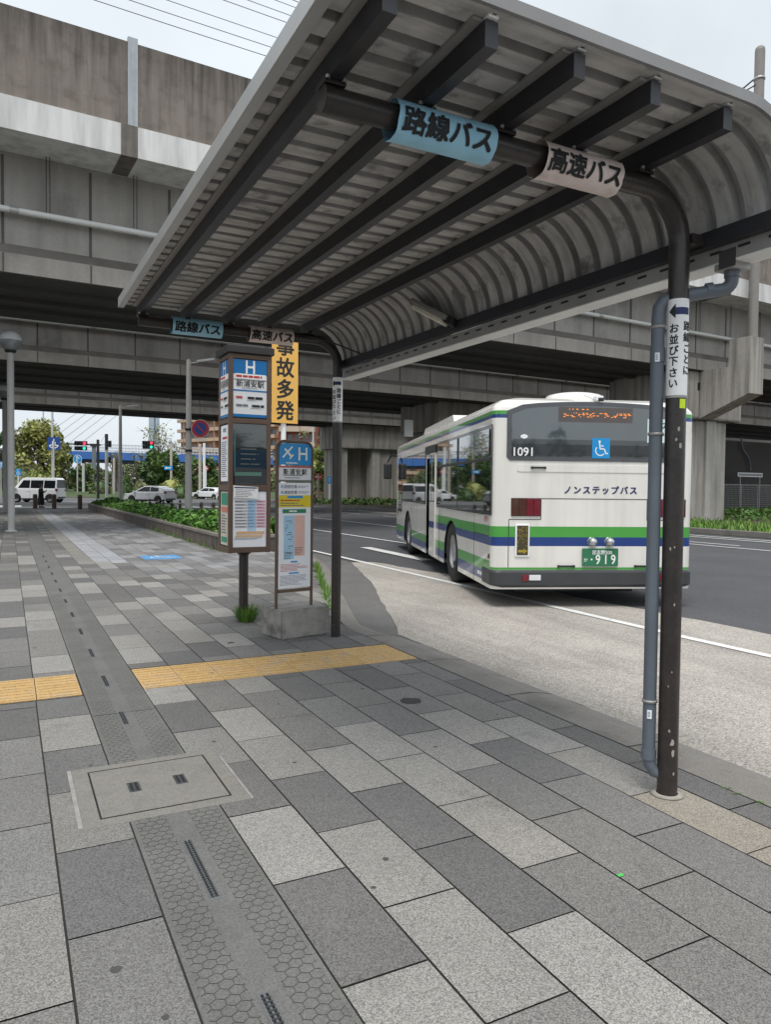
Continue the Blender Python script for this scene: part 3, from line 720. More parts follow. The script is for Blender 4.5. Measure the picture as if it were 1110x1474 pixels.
# ------------------------------------------------------------------ grass tufts
def tuft(mb, x, y, r, h, n, mts, rg, z=0):
    for i in range(n):
        t = rg.uniform(0, 2*pi); q = r*rg.random()**.7; bx, by = x+q*.45*cos(t), y+q*.45*sin(t)
        hh = h*rg.uniform(.45, 1.); tip = Vector((x+q*1.25*cos(t)+rg.uniform(-.02,.02), y+q*1.25*sin(t)+rg.uniform(-.02,.02), z+hh))
        mid = Vector((bx, by, z))*.45+tip*.55+Vector((0,0,hh*.14)); wd = .0025+h*.007; e = Vector((-sin(t),cos(t),0))*wd
        b0 = Vector((bx,by,z)); mb.add([b0-e, b0+e, mid+e*.8, mid-e*.8, tip], [(0,1,2,3),(3,2,4)], rg.choice(mts))
rg = random.Random(21)
GBL = [mat('grass_blade', (.12,.26,.035), .6), mat('grass_blade_pale', (.22,.36,.07), .6), mat('grass_blade_dark', (.07,.15,.025), .6)]
a = MB(); tuft(a, 2.36, 7.93, .18, .21, 430, GBL, rg); tag(a.build('grass_tuft'), 'green tuft of grass growing at the foot of the pillar post', 'grass tuft')
a = MB()
for k in range(34):
    y = 8.3+k*.14; tuft(a, KI(y)-.03+rg.uniform(-.03,.03), y, rg.uniform(.05,.12), rg.uniform(.06,.22) if y > 9 else .05, 26, GBL, rg)
for k in range(5):
    y = rg.uniform(2.05,2.6); tuft(a, 3.225, y, .02, .012, 8, GBL, rg)
tag(a.build('weeds'), kind='stuff')

# ------------------------------------------------------------------ timetable stand on its concrete block
a = MB()
ang = radians(11); M = Matrix.Translation((2.38,6.81,0)) @ Matrix.Rotation(ang, 4, 'Z')
bm = bmesh.new(); bmesh.ops.create_cube(bm, size=1)
for v_ in bm.verts: v_.co = Vector(((v_.co.x+.5)*.565, (v_.co.y+.5)*.42, (v_.co.z+.5)*.285))
bmesh.ops.bevel(bm, geom=bm.edges[:], offset=.012, segments=2, affect='EDGES'); bmesh.ops.subdivide_edges(bm, edges=bm.edges[:], cuts=4, use_grid_fill=True)
rb = random.Random(4)
for v_ in bm.verts: v_.co += Vector((rb.uniform(-1,1), rb.uniform(-1,1), rb.uniform(-1,1)))*.0035
bm.verts.index_update(); a.add([M @ v_.co for v_ in bm.verts], [tuple(v_.index for v_ in f.verts) for f in bm.faces], CONCBL); bm.free()
tag(a.build('concrete_block'), 'weathered grey concrete block carrying the blue airport bus sign', 'concrete block')
ts = thing('timetable_stand', 'brown framed stand with blue airplane and H symbol and timetable sheets', 'bus stop sign', (2.66,7.03,.285))
FO = Vector((2.372,6.955,.285)); ex = Vector((cos(ang),sin(ang),0)); M = frame(FO, ex, (0,0,1)); W_ = .437; HT = 1.675
# frame: two legs and a rounded top in one bent tube
pts = [(0.012,0),(0.012,1.0),(0.012,HT-.08)]
for k in range(1,7): t = pi/2*k/6; pts.append((.012+.08*(1-cos(t)), HT-.08+.08*sin(t)))
pts += [(W_-.012-q[0]+.012-0.0, q[1]) for q in []]
right = [(W_-x, y) for x, y in pts[::-1]]
a = MB(); a.tube([M @ Vector((x,y,-.02)) for x, y in pts+right], .016, BROWNF, 10); a.beam(M@Vector((.03,.17,-.02)), M@Vector((W_-.03,.17,-.02)), .03, .028, BROWNF); a.build('frame', ts)
def rtop(x0, x1, y0, y1, r): return [(x0,y0),(x1,y0)]+[(x1-r+r*cos(t), y1-r+r*sin(t)) for t in [pi/2*k/6 for k in range(7)]]+[(x0+r-r*sin(t), y1-r+r*cos(t)) for t in [pi/2*k/6 for k in range(7)]]
xa, xb = .03, W_-.03
a = MB(); a.prism(rtop(xa, xb, 1.44, HT-.018, .065), -.035, -.008, M, HBL); o = a.build('symbol_panel', ts)
b = MB(); z = -.006
b.text(M, 'H', .305, 1.555, .185, z, WHITEP, .012, 'CENTER', .95)
def plane_icon(mb, M, cx, cy, s, z, mt):
    ca, sa = cos(radians(135)), sin(radians(135)); T = lambda x, y: (cx+s*(x*ca-y*sa), cy+s*(x*sa+y*ca))
    mb.stroke(M, [T(-.55,0), T(.55,0)], .2*s, z, mt); mb.stroke(M, [T(.12,-.75), T(.12,.75)], .17*s, z+.0004, mt); mb.stroke(M, [T(-.5,-.3), T(-.5,.3)], .13*s, z+.0008, mt)
plane_icon(b, M, .135, 1.56, .105, z, WHITEP); b.lines(M, .11, 1.452, .30, 1.468, 1, z, PAPER, .8); b.build('lettering', o)
a = MB(); a.prism([(xa,1.27),(xb,1.27),(xb,1.432),(xa,1.432)], -.035, -.01, M, PANEL); o = a.build('station_panel', ts)
b = MB(); b.rect(M, xa, 1.412, xb, 1.432, -.008, mat('panel_red', (.48,.12,.13), .5)); b.text(M, '新浦安駅', .217, 1.372, .064, -.008, INK, .012, 'CENTER', 1.0, 1.25); b.lines(M, .08, 1.33, .36, 1.343, 1, -.008, INK2, .6); b.lines(M, .1, 1.305, .33, 1.317, 1, -.008, INK2, .6); b.rect(M, xa, 1.27, xb, 1.29, -.008, mat('panel_grey', (.16,.16,.15), .5)); b.build('lettering', o)
a = MB(); a.prism([(xa,.20),(xb,.20),(xb,1.262),(xa,1.262)], -.035, -.012, M, PAPER); o = a.build('timetable_panel', ts)
b = MB(); z = -.010
for (nm, y) in (('羽田空港', 1.222), ('成田空港', 1.165)):
    b.text(M, nm, .165, y, .038, z, INK2, .008); plane_icon(b, M, .068, y, .028, z, HB); b.lines(M, .25, y-.012, .395, y+.012, 2, z, INK2, .35)
b.rect(M, xa+.003, 1.015, xb-.003, 1.135, z, mat('notice_yellow', (.72,.58,.02), .6)); b.rect(M, .13, 1.105, .31, 1.13, z+.001, HBL)
b.lines(M, .05, 1.075, .28, 1.092, 1, z+.001, REDINK, .7); b.lines(M, .05, 1.022, .39, 1.066, 2, z+.001, INK2, .4)
b.rect(M, .075, .955, .35, .995, z, mat('notice_green2', (.02,.22,.10), .5)); b.lines(M, .15, .966, .28, .984, 1, z+.001, WHITEP, .8)
b.rect(M, .09, .49, .21, .93, z, mat('tt_blue', (.36,.60,.80), .6)); b.rect(M, .215, .52, .335, .93, z, mat('tt_pink', (.78,.46,.38), .6))
for k in range(17): b.rect(M, .085, .545+k*.0225, .34, .5475+k*.0225, z+.001, mat('tt_rule', (.55,.62,.68), .6))
for k in range(15): b.rect(M, .10+.02*random.randint(0,4), .55+.023*k, .118+.02*random.randint(0,4), .557+.023*k, z+.0015, INK2)
b.lines(M, .22, .53, .33, .61, 5, z+.0015, INK2, .35); b.lines(M, .095, .49, .205, .57, 5, z+.0015, INK2, .35)
b.rect(M, .17, .455, .25, .47, z, HBL); b.lines(M, .055, .365, .38, .445, 6, z, REDINK, .35); b.rect(M, .15, .34, .27, .355, z, HBL); b.lines(M, .05, .225, .37, .33, 8, z, INK2, .3)
b.build('printing', o)

# ------------------------------------------------------------------ yellow warning sign
YS = 13.6; p = at(410, 610, 1, YS); pL, pR = at(389, 608, 1, YS), at(428, 608, 1, YS); pt = at(410, 478, 1, YS)
ws = thing('warning_sign', 'tall yellow sign reading 事故多発 on a white pole behind the information pillar', 'warning sign', (p.x, YS+.06, 0))
a = MB(); a.tube([(p.x, YS+.08, -.05), (p.x, YS+.08, pt.z-.1)], .05, WHITEP, 14); a.build('pole', ws)
dv = Vector((1,.1,0)).normalized(); M = frame((p.x, YS, pL.z), dv, (0,0,1)); hw = (pR.x-pL.x)/2; hh = pt.z-pL.z
a = MB(); a.prism([(-hw,0),(hw,0),(hw,hh),(-hw,hh)], -.02, 0, M, mat('sign_yellow', (.80,.45,.10), .5, var=.05)); o = a.build('board', ws)
b = MB(); b.vtext(M, '事故多発', .0, hh-.06, (hh-.05)/4/1.05*.97, .003, INK, .02, 1.05); b.build('lettering', o)

# ------------------------------------------------------------------ bus
def bus():
    K = 1.0727; HD = radians(21.2)
    fx = Vector((cos(HD), -sin(HD), 0)); fy = Vector((sin(HD), cos(HD), 0))
    O = Vector((5.589, 7.804, -.05))
    T = Matrix((fx*K, fy*K, Vector((0,0,K)))).transposed().to_4x4(); T.translation = O
    root = thing('bus', 'white city bus with green and blue stripes and black rear window numbered 1091', 'bus', O)
    W, LN, R = 2.56, 9.62, .10
    def P(x, y, z): return T @ Vector((x, y, z))
    class B(MB):
        pass
    def fin(mb, name, parent): 
        mb.v = [tuple(T @ Vector(v)) for v in mb.v]; return mb.build(name, parent)
    # body shell: rings of plan outlines
    arcs = [(2.55, .56), (7.5, .56)]
    def arch(t):
        z = .235
        for c, r in arcs:
            if abs(t-c) < r: z = max(z, .42+sqrt(max(0, r*r-(t-c)**2))*.98-.02 if False else .40+.56*sqrt(max(0, 1-((t-c)/r)**2)))
        return z
    ts_ = sorted(set([R, .5, 1.0, 1.5, 1.99, 3.11, 3.6, 3.9, 4.45, 4.92, 5.4, 6.0, 6.94, 8.06, 8.5, 9.0, LN-R]+[c+r*cos(pi*k/12) for c, r in arcs for k in range(13)]))
    zl = [.235, .30, .43, .57, .76, .87, 1.0, 1.2, 1.6, 2.0, 2.31, 2.355, 2.40]
    def side_mat(t, z):
        if 2.31 <= z < 2.355: return BUSB
        if 2.355 <= z < 2.40: return BUSG
        if t < 3.9:
            if .87 <= z < 1.0: return BUSG
            if .76 <= z < .87: return BUSB
        if 3.9 <= t < 4.95 and .76 <= z < .87: return BUSB
        if .3 <= z < .43 and t < 9.3: return BUSB
        if .43 <= z < .57 and t < 9.3: return BUSG
        return BUSW
    a = B()
    for x, fl in ((0., False), (W, True)):
        for t0, t1 in zip(ts_, ts_[1:]):
            if x == 0 and t0 >= 4.449 and t1 <= 4.921: zs = [2.0, 2.31, 2.355, 2.40]
            else: zs = zl
            for z0, z1 in zip(zs, zs[1:]):
                a0, a1 = max(z0, arch(t0)), max(z0, arch(t1)); b0, b1 = max(z1, arch(t0)), max(z1, arch(t1))
                if b0-a0 < 1e-6 and b1-a1 < 1e-6: continue
                f = (0,3,2,1) if not fl else (0,1,2,3)
                a.add([(x,t0,a0),(x,t1,a1),(x,t1,b1),(x,t0,b0)], [f], side_mat((t0+t1)/2, (z0+z1)/2))
    # rear and front walls with round corners
    def wallpath(front):
        pts = [(R-R*cos(t), R-R*sin(t)) for t in [pi/2*k/6 for k in range(7)]]+[(W-R+R*sin(t), R-R*cos(t)) for t in [pi/2*k/6 for k in range(7)]]
        return [(x, LN-y) for x, y in pts] if front else pts
    zr = [.235, .47, .50, .76, .87, 1.0, 1.2, 1.6, 2.0, 2.31, 2.355, 2.40]
    for front in (False, True):
        pts = wallpath(front)
        for (x0, y0), (x1, y1) in zip(pts, pts[1:]):
            for z0, z1 in zip(zr, zr[1:]):
                zc = (z0+z1)/2; mt = BUSW; corner = not (R+.001 < (x0+x1)/2 < W-R-.001)
                if .87 <= zc < 1.0 or .47 <= zc < .50: mt = BUSG
                if .76 <= zc < .87: mt = BUSB
                if not front and 2.31 <= zc < 2.355: mt = BUSB
                if not front and 2.355 <= zc: mt = BUSG
                f = (0,1,2,3) if not front else (0,3,2,1)
                a.add([(x0,y0,z0),(x1,y1,z0),(x1,y1,z1),(x0,y0,z1)], [f], mt, corner)
    # crowned roof
    def outline(ins, z):
        r = max(R, .10); pts = []
        for cx, cy, t0 in ((r,r,pi),(W-r,r,1.5*pi),(W-r,LN-r,0),(r,LN-r,.5*pi)):
            for k in range(7):
                t = t0+pi/2*k/6; x, y = cx+r*cos(t), cy+r*sin(t)
                x = W/2+(x-W/2)*(1-ins/(W/2)); y = LN/2+(y-LN/2)*(1-ins*1.0/(LN/2)); pts.append((x, y, z))
        return pts
    rings = [outline(0, 2.40), outline(.012, 2.44), outline(.05, 2.49), outline(.14, 2.545), outline(.34, 2.595), outline(.7, 2.63), outline(1.1, 2.64)]
    n = len(rings[0])
    for i in range(len(rings)-1):
        a.add(rings[i]+rings[i+1], [(k, (k+1)%n, n+(k+1)%n, n+k) for k in range(n)], BUSW, True)
    a.add(rings[-1], [tuple(range(n))], BUSW)
    body = fin(a, 'body', root)
    # under floor
    a = B(); a.box((.08,.25,.22), (W-.08,LN-.1,.30), BLACK); a.box((.5,.6,.12), (W-.5,1.9,.24), BLACK); fin(a, 'chassis', root)
    # interior seen through the doorway
    DI = mat('bus_interior_dark', (.03,.03,.032), .7)
    a = B(); a.box((.9,4.3,.3), (.95,5.1,2.1), DI); a.box((.02,4.452,.28), (.95,4.918,.31), DI); a.tube([(.18,4.5,.35),(.18,4.5,2.0)], .016, mat('handrail_yellow', (.5,.36,.05), .4), 8); fin(a, 'doorway', root)
    # rear bumper
    a = B(); bw = [(-.012+.12-.12*cos(t), -.03+.12-.12*sin(t)) for t in [pi/2*k/6 for k in range(7)]]
    bw = [(-.012,.45)]+bw; bw += [(W-x, y) for x, y in bw[::-1]]
    BUMP = mat('bumper_dark_grey', (.045,.047,.05), .45, var=.12, scale=3)
    zz = [.255,.29,.44,.468]; off = [.03,0,0,.012]
    vs = []
    for z, o_ in zip(zz, off): vs += [(x+(o_ if x < W/2 else -o_), y+o_, z) for x, y in bw]
    n = len(bw); a.add(vs, [(i*n+k, i*n+k+1, (i+1)*n+k+1, (i+1)*n+k) for i in range(3) for k in range(n-1)], BUMP, False)
    a.add(vs[-n:], [tuple(range(n))], BUMP); a.add(vs[:n], [tuple(range(n-1,-1,-1))], BUMP)
    bp = fin(a, 'rear_bumper', root)
    RM = frame((0,0,0), (1,0,0), (0,0,1))      # rear face, x to the right, normal out (-y)
    for x0 in (.37, W-.45):
        a = B(); a.box((x0,-.042,.335), (x0+.085,-.028,.415), REDL, None, .004); a.box((x0+.09,-.042,.345), (x0+.235,-.028,.412), CLRL, None, .004); fin(a, 'reflector', bp)
    # rear window
    def rwin(i):
        pts = []
        x0, x1, z0 = .165+i, W-.165-i, 1.80+i
        pts += [(x0+.04,z0),(x1-.04,z0),(x1,z0+.04)]
        for k in range(13):
            q = x1+(x0-x1)*k/12; u = (q-W/2)/(W/2); zt = 2.525-i-.085*u*u-.05*max(0, abs(u)-.6)*5*.2
            if k in (0, 12): zt -= .05
            pts.append((q, zt))
        pts.append((x0, z0+.04)); return pts
    FRM = mat('window_black_border', (.02,.022,.024), .25, coat=.5)
    RG = mat('rear_glass', (.062,.077,.085), .03, spec=1., coat=1., var=.15, scale=1.2)
    a = B(); a.prism(rwin(0), .002, .010, RM, mat('rear_window_grey_border', (.075,.08,.088), .3, coat=.4)); rw = fin(a, 'rear_window', root)
    a = B(); a.prism(rwin(.055), .010, .014, RM, RG); fin(a, 'pane', rw)
    a = B(); a.flat([(.225,1.86),(W-.225,1.86),(W-.225,2.0),(.225,2.0)], RM, .0155, FRM); a.rect(RM, .24, 2.0, W-.24, 2.06, .0155, mat('rear_glass_lower', (.035,.04,.043), .06, coat=1.)); fin(a, 'lower_border', rw)
    a = B(); a.rect(RM, .80, 2.275, 1.74, 2.455, .0155, mat('led_display_dark', (.10,.085,.08), .3)); LED = mat('led_orange', (1.,.30,.06), .5, emit=.4, var=0); rl_ = random.Random(9)
    for y in (2.335, 2.350, 2.365, 2.38):
        x = .86
        while x < 1.68:
            q = rl_.uniform(.01,.045)
            if rl_.random() < .42: a.rect(RM, x, y, x+q, y+.008, .017, LED)
            x += q+.018
    for x in (.93,.97,1.02,1.09,1.15): a.rect(RM, x, 2.425, x+rl_.uniform(.01,.05), 2.435, .017, LED)
    ld = fin(a, 'led_display', rw)
    a = B(); a.text(RM, '1091', .365, 1.905, .145, .018, WHITEP, .012); fin(a, 'fleet_number', rw)
    a = B(); a.rect(RM, 1.23, 1.838, 1.455, 2.085, .0175, HBL); wc = fin(a, 'wheelchair_sticker', rw)
    a = B(); wheelchair(a, RM, 1.342, 1.962, .20, .019, WHITEP); fin(a, 'symbol', wc)
    a = B(); a.rect(RM, 1.93, 2.04, 2.22, 2.33, .0175, mat('paper_mint', (.62,.74,.70), .6)); pp = fin(a, 'paper_notice', rw)
    a = B(); a.text(RM, 'バス', 2.08, 2.245, .12, .019, mat('notice_ink_green', (.03,.09,.08), .6), .012); a.lines(RM, 1.97, 2.07, 2.18, 2.16, 2, .019, INK2); fin(a, 'lettering', pp)
    a = B(); a.disc(RM, .375, 2.09, .028, .0172, PAPER, 14); a.disc(RM, .35, 2.09, .02, .0174, PAPER, 14); a.disc(RM, .40, 2.09, .02, .0174, PAPER, 14); fin(a, 'round_sticker', rw)
    # rear trim
    a = B(); a.prism([(.32,1.665),(W-.32,1.665),(W-.30,1.68),(W-.30,1.735),(W-.32,1.75),(.32,1.75),(.30,1.735),(.30,1.68)], .0, .008, RM, BUSW); fin(a, 'rear_ledge', root)
    a = B()
    SEAM = mat('panel_seam', (.04,.04,.04), .7)
    for q in ([(.205,.50),(.205,1.085),(.605,1.085),(.605,1.34),(W-.605,1.34),(W-.605,1.085),(W-.205,1.085),(W-.205,.5)],): a.stroke(RM, q, .009, .003, SEAM)
    a.stroke(RM, [(.10,1.60),(.10,1.60)], .01, .003, SEAM); fin(a, 'engine_hatch_seam', root)
    for x, z, wd in ((.56,1.715,.19),(.93,.515,.22),(W-.65,.515,.22)):
        a = B(); a.box((x-wd/2,-.03,z-.012), (x+wd/2,-.018,z+.012), BLACK, None, .004)
        for q in (-1,1): a.box((x+q*(wd/2-.015)-.012,-.028,z-.014), (x+q*(wd/2-.015)+.012,.0,z+.014), BLACK)
        fin(a, 'handle', root)
    a = B(); a.text(RM, 'ノンステップバス', 1.355, 1.45, .105, .004, NAVY, .03, 'CENTER', 1.0, 1.28); fin(a, 'lettering', root)
    for x0, (m0, m1) in ((.235, (ORGL, REDL)), (W-.47, (REDL, ORGL))):
        a = B(); a.box((x0-.005,-.012,1.125), (x0+.365,.0,1.345), BLACK, None, .004); tl = fin(a, 'tail_light', root)
        for k, mq in enumerate((m0, m1)):
            a = B(); x = x0+k*.182
            for p_ in (0,1):
                for r_ in (0,1): a.box((x+p_*.09+.001,-.022,1.132+r_*.104), (x+p_*.09+.087,-.012,1.234+r_*.104), mq, None, .003)
            fin(a, 'lens', tl)
    a = B(); a.box((.285,-.018,.63), (.465,.0,1.03), WHITEP, None, .008); lp = fin(a, 'led_side_panel', root)
    a = B(); a.rect(RM, .305, .65, .445, 1.01, .0195, mat('led_matrix_dark', (.055,.045,.02), .5)); LO = mat('led_olive', (.30,.22,.02), .5, emit=.15)
    for r_ in range(12):
        for c_ in range(6):
            if rl_.random() < .45: a.rect(RM, .313+c_*.021, .76+r_*.02, .325+c_*.021, .77+r_*.02, .021, LO)
    a.stroke(RM, [(.32,.70),(.40,.70)], .03, .021, LO); a.flat([(.39,.665),(.435,.70),(.39,.735)], RM, .021, LO); fin(a, 'led_matrix', lp)
    for x in (1.255, 1.475):
        a = B(); a.lathe([(.0,-.085),(.035,-.08),(.052,-.05),(.05,-.015),(.06,0.)], mat('lamp_chrome', (.55,.55,.56), .25, .8), (x,0,.815), 16, True, Matrix.Translation((x,0,.815)) @ Matrix.Rotation(-pi/2, 4, 'X')); fin(a, 'marker_lamp', root)
    # number plate
    a = B(); a.box((1.13,-.03,.515), (1.585,-.012,.735), mat('plate_green', (.025,.16,.075), .4), None, .004); a.box((1.2,-.012,.56), (1.5,.0,.7), BLACK); pl = fin(a, 'number_plate', root)
    a = B(); a.text(RM, '習志野200', 1.375, .688, .058, .0325, WHITEP, .012); a.text(RM, 'か', 1.168, .595, .055, .0325, WHITEP, .01); a.disc(RM, 1.245, .6, .012, .0325, WHITEP, 10)
    [a.text(RM, ch, xx, .60, .165, .0325, WHITEP, .012, 'CENTER', .8) for ch, xx in (('9',1.325),('1',1.425),('9',1.52))]; fin(a, 'lettering', pl)
    a = B(); a.rect(RM, 1.985, .775, 2.09, .935, .003, mat('sticker_yellow', (.75,.5,.03), .5)); a.lines(RM, 2.0, .79, 2.07, .85, 3, .0045, INK); fin(a, 'warning_sticker', root)
    # roof equipment
    a = B(); a.lathe([(.0,.15),(.26,.145),(.36,.12),(.41,.05),(.42,-.06)], BUSW, (0,0,0), 28, True, Matrix.Translation((1.36,1.0,2.60)) @ Matrix.Diagonal((1.0,1.0,1.,1.))); fin(a, 'roof_vent', root)
    a = B(); q = [(0,2.56),(.22,2.80),(3.4,2.80),(3.75,2.56)]
    a.add([(.42,4.4+t,z) for t, z in q]+[(W-.42,4.4+t,z) for t, z in q], [(0,1,2,3),(7,6,5,4),(0,4,5,1),(1,5,6,2),(2,6,7,3)], BUSW); fin(a, 'air_conditioner', root)
    a = B(); a.box((1.26,-.03,2.535), (1.36,.08,2.60), WHITEP, None, .01); a.box((1.29,-.035,2.53), (1.36,-.022,2.575), BLACK, None, .004); a.tube([(1.24,.0,2.56),(1.2,.06,2.6),(1.16,.1,2.62)], .01, WHITEP, 6); fin(a, 'rear_camera', root)
    # side windows, left side: x to the front, normal -x
    SM = frame((0,0,0), (0,-1,0), (0,0,1))   # local x = -t, normal -x
    def sr(mb, t0, z0, t1, z1, d0, d1, mt): mb.box((-d1, t0, z0), (-d0, t1, z1), mt)
    SGL = mat('side_glass', (.012,.016,.016), .02, spec=1., coat=1., var=0)
    a = B(); sr(a, .045, 1.13, 3.86, 2.235, .001, .008, FRM); sr(a, 5.03, 1.155, 8.42, 2.16, .001, .008, FRM); fw = fin(a, 'window_frame', root)
    for (t0, t1, z0, z1) in ((.10,2.0,1.175,1.80),(2.06,3.80,1.175,1.80),(.16,.95,1.85,2.19),(.98,1.95,1.85,2.19),(2.12,2.72,1.85,2.19),(2.78,3.74,1.85,2.19),(5.08,6.7,1.2,2.12),(6.74,8.36,1.2,2.12)):
        a = B(); sr(a, t0, z0, t1, z1, .008, .011, SGL); fin(a, 'pane', fw)
    a = B(); sr(a, .06, 1.805, 3.84, 1.835, .008, .016, BLACK); sr(a, 2.015, 1.835, 2.05, 2.2, .008, .016, BLACK); sr(a, .12, 1.86, .15, 2.18, .011, .018, BLACK); fin(a, 'transom', fw)
    a = B(); sr(a, 3.9, .26, 4.18, 2.1, .002, .03, BUSW); sr(a, 4.19, .26, 4.46, 2.1, .002, .028, BUSW); sr(a, 3.92, .76, 4.44, .87, .03, .032, BUSB); dr = fin(a, 'door', root)
    sr2 = B(); sr(sr2, 3.93, 1.22, 4.15, 2.06, .03, .034, SGL); sr(sr2, 4.22, 1.22, 4.43, 2.06, .028, .034, SGL); fin(sr2, 'door_pane', dr)
    a = B(); sr(a, 3.88, 2.08, 4.96, 2.22, .001, .035, BLACK); fin(a, 'door_header', root)
    a = B(); sr(a, 8.5, .9, 9.2, 2.18, .001, .008, SGL); fin(a, 'cab_window', root)
    # other side and front glass (seen only from elsewhere)
    a = B(); a.box((W+.001,.3,1.13), (W+.008,9.1,2.2), SGL); fin(a, 'far_side_window', root)
    a = B(); a.box((.12,LN+.001,.95), (W-.12,LN+.01,2.38), SGL, None, .004); fin(a, 'windscreen', root)
    for x in (.2, W-.5):
        a = B(); a.box((x,LN,.45), (x+.3,LN+.015,.62), CLRL, None, .005); fin(a, 'headlight', root)
    a = B(); 
    for k in range(4): a.box((-.006,.09,1.33+k*.052), (.0,.30,1.36+k*.052), mat('vent_slot', (.25,.25,.24), .6))
    fin(a, 'side_vent', root)
    a = B(); a.box((-.012,.10,.60), (.0,.17,.66), ORGL, None, .003); a.box((-.010,9.25,.8), (.0,9.3,.95), REDL); fin(a, 'side_marker', root)
    a = B(); Ms = frame((-.002,.0,0), (0,-1,0), (0,0,1)); a.text(Ms, '1091', -.30, 1.08, .11, .003, REDINK, .0); a.lines(Ms, -.72, .34, -.14, .40, 1, .003, PAPER, .8); fin(a, 'side_number', root)
    a = B(); 
    for t in (.95, 3.55, 5.0, 6.9): a.box((-.003,t,.24), (.0,t+.008,1.12), SEAM)
    a.box((-.003,.15,.872), (.0,.95,.878), SEAM); fin(a, 'side_seam', root)
    # mirror
    a = B(); a.tube([(.1,LN-.1,2.25),(-.12,LN+.25,2.28),(-.2,LN+.3,2.1)], .02, BLACK, 8); a.box((-.30,LN+.2,1.68), (-.10,LN+.34,2.08), BLACK, None, .03); fin(a, 'mirror', root)
    # wheels
    for t in (2.55, 7.5):
        for x, sg in ((.02, -1), (W-.02, 1)):
            MM = Matrix.Translation((x+(-sg)*.14, t, .475)) @ Matrix.Rotation(pi/2*sg, 4, 'Y')
            a = B(); a.lathe([(.26,.13),(.30,.14),(.43,.14),(.465,.11),(.475,.06),(.475,-.10),(.45,-.14),(.2,-.14)], RUBBER, (0,0,0), 36, True, MM); wh = fin(a, 'wheel', root)
            a = B(); a.lathe([(.29,.135),(.285,.12),(.27,.09),(.24,.06),(.19,.045),(.16,.05),(.14,.10),(.10,.12),(0,.125)], STEEL, (0,0,0), 32, True, MM)
            for k in range(8): 
                c = Vector((.205*cos(2*pi*k/8), .205*sin(2*pi*k/8), .055)); a.lathe([(.014,-.01),(.014,.02),(0,.022)], STEEL, (0,0,0), 8, True, MM @ Matrix.Translation(c))
            fin(a, 'rim', wh)
    # dark wheel housings
    a = B()
    for t in (2.55, 7.5):
        n = 14; a = B(); v = [(x, t+.57*cos(pi*k/n), .40+.575*sin(pi*k/n)) for x in (.005, .44) for k in range(n+1)]
        a.add(v, [(k, k+1, n+1+k+1, n+1+k) for k in range(n)], BLACK); a.box((.42,t-.57,.3), (.46,t+.57,1.0), BLACK); fin(a, 'wheel_arch', root)
bus()

